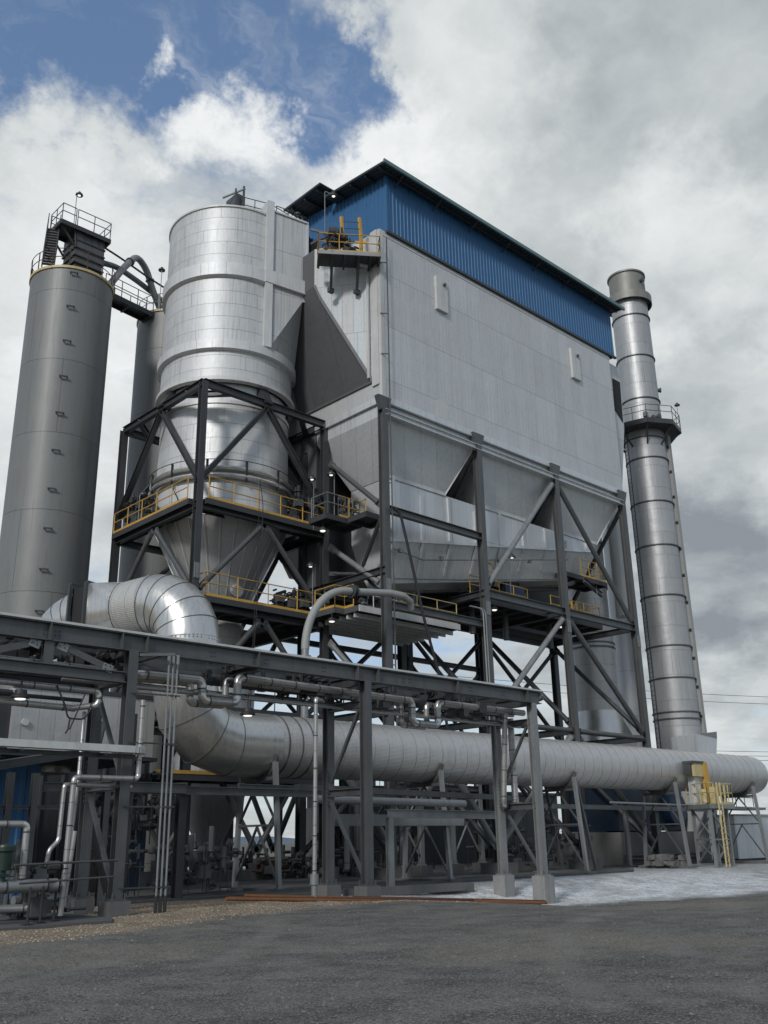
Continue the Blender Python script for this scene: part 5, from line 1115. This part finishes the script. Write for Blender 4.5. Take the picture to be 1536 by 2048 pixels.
clutter('valve_cluster', 'dark pipes hanging under the top of the left rack bay', 'valves', (10.5, 22.9, 5.75), 3.8, .9, .6, 40, 'rubber', 32)
clutter('valve_cluster', 'dark small fittings hanging under the middle of the rack', 'valves', (20.5, 23.0, 5.7), 12, .8, .7, 70, 'rubber', 33)
g = MB(); g.path([(10.0, 21.9, 5.2), (10.25, 21.9, 4.75), (10.35, 21.9, 4.45), (10.75, 21.9, 4.45), (10.95, 21.9, 4.75)], .022, 6, bend=.1); g.path([(10.4, 21.9, 4.44), (10.38, 21.9, 4.2), (10.32, 21.9, 4.1)], .022, 6); g.path([(10.75, 21.9, 5.1), (10.42, 21.9, 4.2)], .018, 6); solos(g, 'cable_loop', 'rubber', 'black cable loops sagging below the left rack bay pipes', 'cable', (10.4, 21.9, 4.1), 'cable')
for l_, c_ in (('round lamp hanging below the left rack bay', (9.15, 21.9, 4.83)), ('round lamp hanging below the expansion loops of the silver rack pipe', (15.75, 22.2, 4.95))):
    x, y, z = c_; T = thing('hanging_lamp', l_, 'lamp', c_, 'round lamps under the rack')
    g = MB(); g.lathe((x, y), [(0, z+.2), (.13, z+.18), (.15, z+.08), (.21, z+.05), (.21, z), (.14, z-.02)], 18); g.tube((x, y, z+.18), (x, y, z+.6), .015, n=6); part(g, 'housing', 'rubber', T)
    g = MB(); g.lathe((x, y), [(.135, z-.005), (.11, z-.04), (0, z-.055)], 18); part(g, 'lens', 'glow', T)
for x, y, z in ((20.6, 22.0, 5.9),): pass
# small wedge bracket arms sticking out of the rack
g = MB(); g.bar((12.0, 21.65, 6.12), (12.75, 21.2, 6.15), .05, .07); g.bar((12.75, 21.2, 6.12), (12.75, 21.2, 5.0), .012); solos(g, 'bracket_arm', 'steel', 'short angled arm sticking out beside the left rack column top', 'bracket', (12, 21.6, 6.1), 'arm')
# ---- arch pipe and hose
T = thing('arch_pipe', 'big pale grey pipe arching over in front of the house leg, flanged at the crown', 'pipe', (23.9, 29.8, 5))
a1 = [V((23.85, 29.8, 5.2)), V((23.85, 29.8, 8.9))]+[V((26.25-2.4*math.cos(R(t)), 29.8, 8.9+2.78*math.sin(R(t)))) for t in range(6, 88, 6)]+[V((26.3, 29.8, 11.69))]
def boxsweep(g, P_, w_, h_): 
    for a, b in zip(P_, P_[1:]): d_ = (b-a).normalized(); g.bar(a-d_*.02, b+d_*.02, w_, h_, up=(0, 1, 0))
g = MB(); g.sweep(a1[1:], .165, 14); part(g, 'left_limb', 'grey_paint', T, None); g = MB(); g.tube(a1[0], a1[1]+V((0, 0, .1)), .15, n=14); g.ring((23.85, 29.8, 8.6), (0, 0, 1), .15, .1, 18, .08); part(g, 'riser', 'steel_light', T)
a2 = [V((26.55, 29.8, 11.72)), V((27.6, 29.8, 11.86)), V((28.6, 29.8, 11.98)), V((29.5, 29.8, 11.98)), V((30.0, 29.9, 11.85)), V((30.2, 30.05, 11.55))]
g = MB(); g.sweep(a2, .155, 14); part(g, 'right_limb', 'grey_paint', T)
g = MB(); g.ring((26.34, 29.8, 11.7), (1, .1, 0), .15, .15, 18, .05); g.ring((26.5, 29.8, 11.71), (1, .1, 0), .15, .15, 18, .05); parts(g, 'flange', 'steel_dark', T)
g = MB(); g.path([(29.5, 30.4, 16.42), (29.9, 30.3, 16.15), (30.47, 30.3, 14.2), (31.3, 30.3, 11.2), (32.3, 30.3, 8.4), (33.0, 30.6, 5.6)], .07, 10, bend=.7); solo(g, 'hose', 'rubber', 'long black hose slanting down in front of the manifold from the front left house leg', 'hose', (31, 30.3, 8))
g = MB()
for dx in (0, .18): g.path([(35.2, 30.9, 12.6), (35.85+dx, 30.6, 12.5), (35.85+dx, 30.55, 6.8)], .04, 8, bend=.3)
solos(g, 'conduit_pair', 'steel_light', 'pair of pale conduits running down the left side of the second house leg', 'conduit', (35.9, 30.6, 7), 'conduit')
# ---- under the filter house
T = thing('green_tank', 'dark green upright tank behind the middle rack columns', 'tank', (37.6, 43.9, 0)); g = MB(); g.lathe((37.6, 43.9), [(.85, 0), (.85, 4.0), (.3, 4.3), (0, 4.35)], 28); part(g, 'shell', 'green_tank', T)
pipe('white pipe bent like a cane between the front left house leg and the green tank', [(27.6, 31.6, .5), (27.6, 31.6, 2.3), (28.9, 31.6, 2.3)], .12, 'grey_paint'); pipe('second white pipe bent like a cane beside the front left house leg', [(28.45, 31.2, .5), (28.45, 31.2, 2.35), (29.3, 31.2, 2.35)], .12, 'grey_paint')
clutter('pump_set', 'grey pumps and motors on the slab behind the middle rack columns', 'pumps', (28.5, 35.5, .1), 5.0, 1.6, 1.1, 70, 'steel_dark', 41)
clutter('pump_set', 'dark pumps on the slab between the first and second house legs', 'pumps', (33.5, 36.0, .1), 4.5, 1.6, 1.2, 50, 'steel_dark', 42)
clutter('pump_set', 'grey pipe fittings on the slab right of the discharge cone', 'pumps', (27.6, 39.0, .1), 2.4, 1.6, .8, 40, 'steel', 43)
T = thing('roller_drum', 'pair of dark steel drums lying on the slab under the cyclone tower', 'drum', (27.5, 36.4, .5)); g = MB(); g.tube((26.6, 36.4, .65), (27.4, 36.4, .65), .35, n=22); part(g, 'drum', 'rust2', T); g = MB(); g.tube((27.5, 36.4, .65), (28.3, 36.4, .65), .35, n=22); part(g, 'drum', 'rust2', T)
g = MB(); g.box(24.2, 28.0, 36.6, 37.6, .05, .48); solo(g, 'plinth', 'concrete', 'low concrete plinth below the discharge cone', 'plinth', (26, 37, 0))
T = thing('mid_rack', 'low grey pipe bridge with crossed bracing under the filter house', 'steel frame', (34, 33.5, 0))
for x, y in ((31.5, 33.2), (33.6, 33.2), (36.2, 33.6), (38.3, 33.6), (34.6, 35.4), (40.3, 34.2), (31.6, 35.4)):
    column(T, x, y, .5, 4.4, .22, .22, 'steel_light' if y < 34 else 'steel', ped=(.36, 0), t=.02)
for a, b in (((31.5, 33.2, 4.0), (38.3, 33.6, 4.0)), ((31.5, 33.2, 2.9), (40.3, 34.2, 2.9)), ((31.6, 35.4, 4.0), (34.6, 35.4, 4.0))): beam(T, a, b, .26, .2, 'steel')
for a, b in (((31.5, 33.2, 3.8), (33.6, 33.2, .7)), ((33.6, 33.2, 3.8), (31.5, 33.2, .7)), ((36.2, 33.6, 3.8), (38.3, 33.6, .7)), ((38.3, 33.6, 3.8), (36.2, 33.6, .7))): brace(T, a, b, .05, 'steel_light', gus=False)
T = thing('conveyor_trough', 'bright dusty pipe and trough running level behind the last rack columns', 'conveyor', (29, 27.4, 2.6))
g = MB(); g.tube((21.6, 26.3, 2.95), (29.2, 26.4, 2.9), .14, n=14); part(g, 'pipe_run', 'steel_light', T)
g = MB(); g.box(23.2, 29.8, 27.0, 27.6, 2.1, 2.5); part(g, 'trough', 'steel_light', T)
pipe('silver upright pipe bent at its foot, left of the last rack column', [(27.4, 22.6, 5.9), (27.4, 22.9, 2.72), (28.2, 23.4, 2.65)], .10); pipe('second silver upright pipe bent at its foot, close left of the last rack column', [(28.3, 23.1, 5.8), (28.3, 23.1, 2.72), (29.9, 23.8, 2.7)], .12)
T = thing('fan_unit', 'dark blue fan housing with a round inlet under the big duct', 'fan', (55.5, 33, 1))
g = MB(); g.box(50.5, 58.2, 33.5, 37, 1.9, 4.7); part(g, 'housing', MT.setdefault('navy', paint('navy_paint', (.007, .018, .036), .5, 0, .2, .3)), T)
g = MB(); g.tube((56.4, 33.5, 3.15), (56.4, 33.0, 3.15), 1.0, n=32); part(g, 'inlet', 'blue_dark', T)
g = MB(); g.lathe((59.2, 34.0), [(.9, 1.8), (.9, 3.0), (.9, 4.0), (0, 4.0)], 28); part(g, 'silencer', 'grey_paint', T)
T = thing('bund_wall', 'dark concrete base wall with pipes along it under the blue fan', 'wall', (54.5, 31.9, 0)); g = MB(); g.box(49.2, 60.2, 32.6, 37.5, .0, 1.82); part(g, 'wall', 'concrete', T)
g = MB()
for z in (.55, .35): g.tube((49.2, 32.4, z), (60, 32.4, z), .06, n=8)
part(g, 'pipe_run', 'steel', T)
T = thing('utility_building', 'grey flat roofed equipment container at the right edge', 'container', (63, 33, 0)); g = MB(); g.box(60.3, 70, 31.4, 36, .12, 2.72); part(g, 'wall', 'hopper', T)
g = MB(); g.box(60.2, 70, 31.3, 36, 2.72, 2.82); part(g, 'roof', 'grey_paint', T); g = MB(); g.box(60.3, 70, 31.45, 36, 0, .13); part(g, 'skirt', 'rubber', T)
g = MB(); g.box(55.0, 62.4, 30.2, 31.6, 3.05, 3.2); T = solo(g, 'gangway', 'grey_paint', 'pale gangway in front of the grey container', 'gangway', (59, 31, 3.1)); rail(T, [(57.6, 30.3, 3.2), (61.0, 30.3, 3.2)], mat='steel', sp=1.2, toe=False)
g = MB(); g.tube((41.0, 27.6, 3.15), (56.0, 27.95, 3.05), .05, n=6); g.ibeam((37.5, 29.9, 3.05), (56.0, 30.2, 3.0), .22, .16); solos(g, 'long_beam', 'steel_light', 'long pale beam level under the right half of the big duct', 'beam', (46, 30, 3), 'beam_length')
T = thing('power_line', 'thin overhead wires crossing the sky behind the right end of the duct', 'wires', (150, 60, 12))
for z0 in (25.0, 23.8, 15.9, 15.2, 14.5): 
    g = MB(); P_ = [V((95+150*t, 100-60*t, z0-2.4*(1-(2*t-1)**2)+t*2.2)) for t in [i/16 for i in range(17)]]; g.sweep(P_, .035, 4, False); parts(g, 'wire', 'rubber', T)
# ---- access tower
T = thing('access_tower', 'grey braced access tower with faded yellow railings and ladder at the big duct', 'access tower', (50, 27, 0))
ax0, ax1, ay0, ay1, azt = 48.35, 50.9, 26.15, 27.7, 2.98
corners = [(ax0, ay0), (ax1-.3, ay0), (ax1, ay1), (ax0+.3, ay1)]
for x, y in ((49.5, 27.75), (48.3, 26.1), (50.6, 26.4), (51.4, 27.6)):
    g = MB(); g.bar((x, y, -.02), (x, y, azt-.1), .14); part(g, 'leg', 'steel_light', T)
g = MB(); q = [(49.5, 27.75), (48.3, 26.1), (50.6, 26.4), (51.4, 27.6)]
for i in range(4):
    a, b = q[i], q[(i+1) % 4]; g.bar((*a, 1.35), (*b, 1.35), .07); g.bar((*a, .2), (*b, 1.3), .07); g.bar((*b, 1.4), (*a, 2.8), .07)
parts(g, 'bracing', 'steel_light', T)
g = MB(); g.prism([(48.0, 25.9, azt-.1), (51.0, 26.1, azt-.1), (51.7, 27.8, azt-.1), (49.2, 28.0, azt-.1)], (0, 0, .22)); part(g, 'deck', 'steel_light', T)
rail(T, [(49.3, 27.9, azt+.12), (48.05, 26.0, azt+.12), (48.7, 25.98, azt+.12)], h=1.05, mat='yellow_pale', sp=.75, toe=False, r=.03); rail(T, [(49.4, 26.0, azt+.12), (50.95, 26.15, azt+.12), (51.65, 27.7, azt+.12)], h=1.05, mat='yellow_pale', sp=.6, r=.03)
g = MB()
for s in (0, .42): g.bar((48.75+s, 25.8+s*.1, 0), (48.75+s, 25.8+s*.1, azt+1.2), .06)
for k in range(11): g.tube((48.75, 25.8, .25+k*.28), (49.17, 25.84, .25+k*.28), .02, n=6)
part(g, 'ladder', 'yellow_pale', T)
g = MB(); g.tube((49.4, 26.9, 3.2), (49.4, 26.9, 3.9), .2, n=12); g.box(49.4, 49.8, 26.3, 26.6, 3.15, 4.0); part(g, 'ladder_cage', 'yellow_pale', T)
T.location.x -= .6
T = thing('damper_drive', 'yellow damper drive box and post clamped to the front of the big duct', 'damper', (48.6, 27.2, 3.2))
g = MB(); g.box(48.0, 48.95, 26.9, 27.4, 4.55, 5.22); part(g, 'drive_box', 'yellow_pale', T); g = MB(); g.box(47.85, 49.1, 26.85, 27.45, 5.22, 5.34); g.box(47.8, 47.98, 27.0, 27.4, 4.6, 5.2); parts(g, 'cap', 'steel_dark', T)
g = MB(); g.bar((49.15, 26.95, 5.3), (49.4, 26.95, 3.15), .42, .22, up=(0, 1, 0)); parts(g, 'post', 'yellow', T); g = MB(); g.box(48.3, 48.9, 27.1, 27.5, 3.2, 4.54); part(g, 'guide', 'hopper', T)
# ---- rusty bars, rocks, footings
for i, (a, b, m_, l) in enumerate((((14.75, 21.5, .26), (26.4, 20.75, -.42), 'rust', 'long orange rusty steel bar nearest the camera on the gravel'), ((14.9, 21.62, .27), (23.5, 21.05, -.18), 'rust2', 'dark rusty steel bar lying against the orange one'), ((15.4, 21.6, .30), (26.9, 20.9, -.43), 'rust', 'rusty bar in the middle of the bundle reaching farthest right'), ((18.9, 21.4, .10), (27.0, 21.05, -.40), 'rust2', 'thin dark rusty bar at the back of the bundle'))):
    g = MB(); g.tube(a, b, .045, n=10); solo(g, 'steel_bar', m_, l, 'steel bar', a, 'rusty bars on the ground')
rnd = random.Random(12)
for i in range(13):
    k = i if i < 8 else (i-8)*1.3+.9; x = 45.9+k*.21; y = 28.0+rnd.uniform(-.4, .4); z = .25 if i < 8 else .52
    y_ = 27.6+k*.12+rnd.uniform(-.2, .2); x_ = 46.4+rnd.uniform(-.5, .9)
    g = MB(); c_ = V((x_, 27.4+k*.27, z)); s = rnd.uniform(.14, .24); vs = []
    for sx in (-1, 1):
        for sy in (-1, 1):
            for sz in (-1, 1): vs.append(c_+V((sx*s*rnd.uniform(.6, 1.2), sy*s*rnd.uniform(.6, 1.2), sz*s*.7*rnd.uniform(.6, 1.1))))
    g.add(vs, [(0, 1, 3, 2), (4, 6, 7, 5), (0, 4, 5, 1), (2, 3, 7, 6), (0, 2, 6, 4), (1, 5, 7, 3)])
    solo(g, 'rock', 'rock', 'broken pale rock heaped on the footing of the trestle right of the grey post', 'rock', c_, 'rocks heaped under the duct')
g = MB(); g.box(21.0, 26.4, 24.0, 24.25, -.1, .16); g.box(25.0, 27.2, 24.3, 24.9, -.2, .1); solos(g, 'kerb', 'concrete', 'low concrete kerb along the slab edge between the middle and last rack columns', 'kerb', (24, 24, 0), 'kerb_stone')

T = thing('rear_dark_fill', 'added low dark mass filling the background far behind the last house legs', 'shed', (49, 50, 0)); g = MB(); g.box(43.5, 62, 46.5, 54, 0, 4.6); part(g, 'wall', 'steel_dark', T); g = MB(); g.box(43.2, 62.3, 46.2, 54.3, 4.6, 4.8); part(g, 'roof', 'roof', T)  # added mass that darkens the open gaps under the house
T = thing('rear_block', 'added dark concrete block filling the background behind the middle house legs', 'building', (36, 46, 0)); g = MB(); g.box(39.3, 43.0, 45.2, 49, 0, 3.6); part(g, 'wall', 'concrete', T); g = MB(); g.box(40.4, 41.6, 45.16, 45.199, .1, 2.3); part(g, 'door', 'dark', T)  # added block, closes off more of the bright background
g = MB()
for x, y in ((33.0, 39.5), (34.8, 40.2), (38.2, 39.5), (40.8, 40.0), (45.2, 39.8), (47.6, 40.4), (30.6, 40.2)): g.ibeam((x, y, .3), (x, y, 6.9), .26, .26, .022, up=(0, 1, 0)); g.box(x-.35, x+.35, y-.35, y+.35, 0, .32)
g.ibeam((30.4, 39.9, 4.2), (47.8, 40.0, 4.2), .28, .2); g.ibeam((30.4, 39.9, 6.9), (47.8, 40.0, 6.9), .28, .2)
for a, b in ((33, 34.8), (38.2, 40.8), (45.2, 47.6), (34.8, 38.2)): g.bar((a, 39.8, .6), (b, 40.0, 4.0), .1); g.bar((b, 40.0, .6), (a, 39.8, 4.0), .1)
solos(g, 'post_row', 'steel_dark', 'dark braced frame of many posts under the rear of the filter house', 'steel frame', (39, 40, 0), 'member')
clutter('pump_set', 'dark blowers and pipes on the slab under the right half of the filter house', 'pumps', (44.5, 35.5, .1), 7.5, 3.0, 2.2, 90, 'steel_dark', 44)
clutter('pump_set', 'dark pipes hanging below the middle of the filter house', 'pumps', (38.0, 38.0, 3.0), 9.0, 3.0, 3.0, 80, 'steel_dark', 45)

T = thing('dark_backdrop', 'added dark backdrop panel behind the left rack bays', 'wall', (19, 37, 0)); g = MB(); g.box(14.3, 22.0, 38.2, 38.5, 0, 6.2); part(g, 'wall', 'steel_dark', T); g = MB()  # added panel: darkens the view behind the rack and hides the silo base
for k in range(9): g.box(14.4+k*.9, 14.5+k*.9, 38.1, 38.199, 0, 6.2)
parts(g, 'girt', 'steel', T)
clutter('hoist_gear', 'dark chain hoist gear and fittings crowded on the yellow railed platform', 'hoist', pp(1.0, .75, 29.95), 2.0, .7, 1.1, 44, 'rubber', 51)
clutter('valve_cluster', 'grey pipes and valves on the slab between left and middle rack columns', 'valves', (17.5, 28.2, .1), 4.0, 1.5, 1.6, 50, 'steel', 52)
g = MB(); rnd = random.Random(5)
for i in range(4500):
    x = rnd.uniform(20, 50); y = rnd.uniform(15.5, 28)
    if y < 20.5-.2*(x-26.5)-.6: continue
    stone(g, x, y, gfull(x, y)+.004, rnd.uniform(.01, .035))
st = struct(g, 'dusty_rubble', paint('dusty_stone', (.30, .31, .32), .9, 0, .9, 0, scale=3), 'stuff'); props(st, 'grey stones showing through the pale powder on the right', 'gravel')

def splice(parent, x, y, z, w_=.30, d_=.34):
    g = MB(); g.box(x-w_/2, x+w_/2, y-d_/2-.035, y-d_/2-.012, z-.35, z+.35); p = part(g, 'splice_plate', 'steel_light', parent)
    g = MB()
    for sx in (-.09, .09):
        for k in range(7): g.tube((x+sx, y-d_/2-.035, z-.3+k*.1), (x+sx, y-d_/2-.06, z-.3+k*.1), .02, n=6)
    parts(g, 'bolt', 'steel_dark', p)
for x in cols: splice(HF, x, 30.8, 12.6, .32, .38)
for x, y in ((fx0, fy0), (fx1, fy0)): splice(TW, x, y, 13.0)
for x in rx[:3]:
    g = MB()
    for sx in (-.16,):
        for k in range(9): g.tube((x+sx, yb_-.16, 3.6-k*.12), (x+sx-.03, yb_-.16, 3.6-k*.12), .022, n=6)
    parts(g, 'bolt', 'steel_dark', RK)
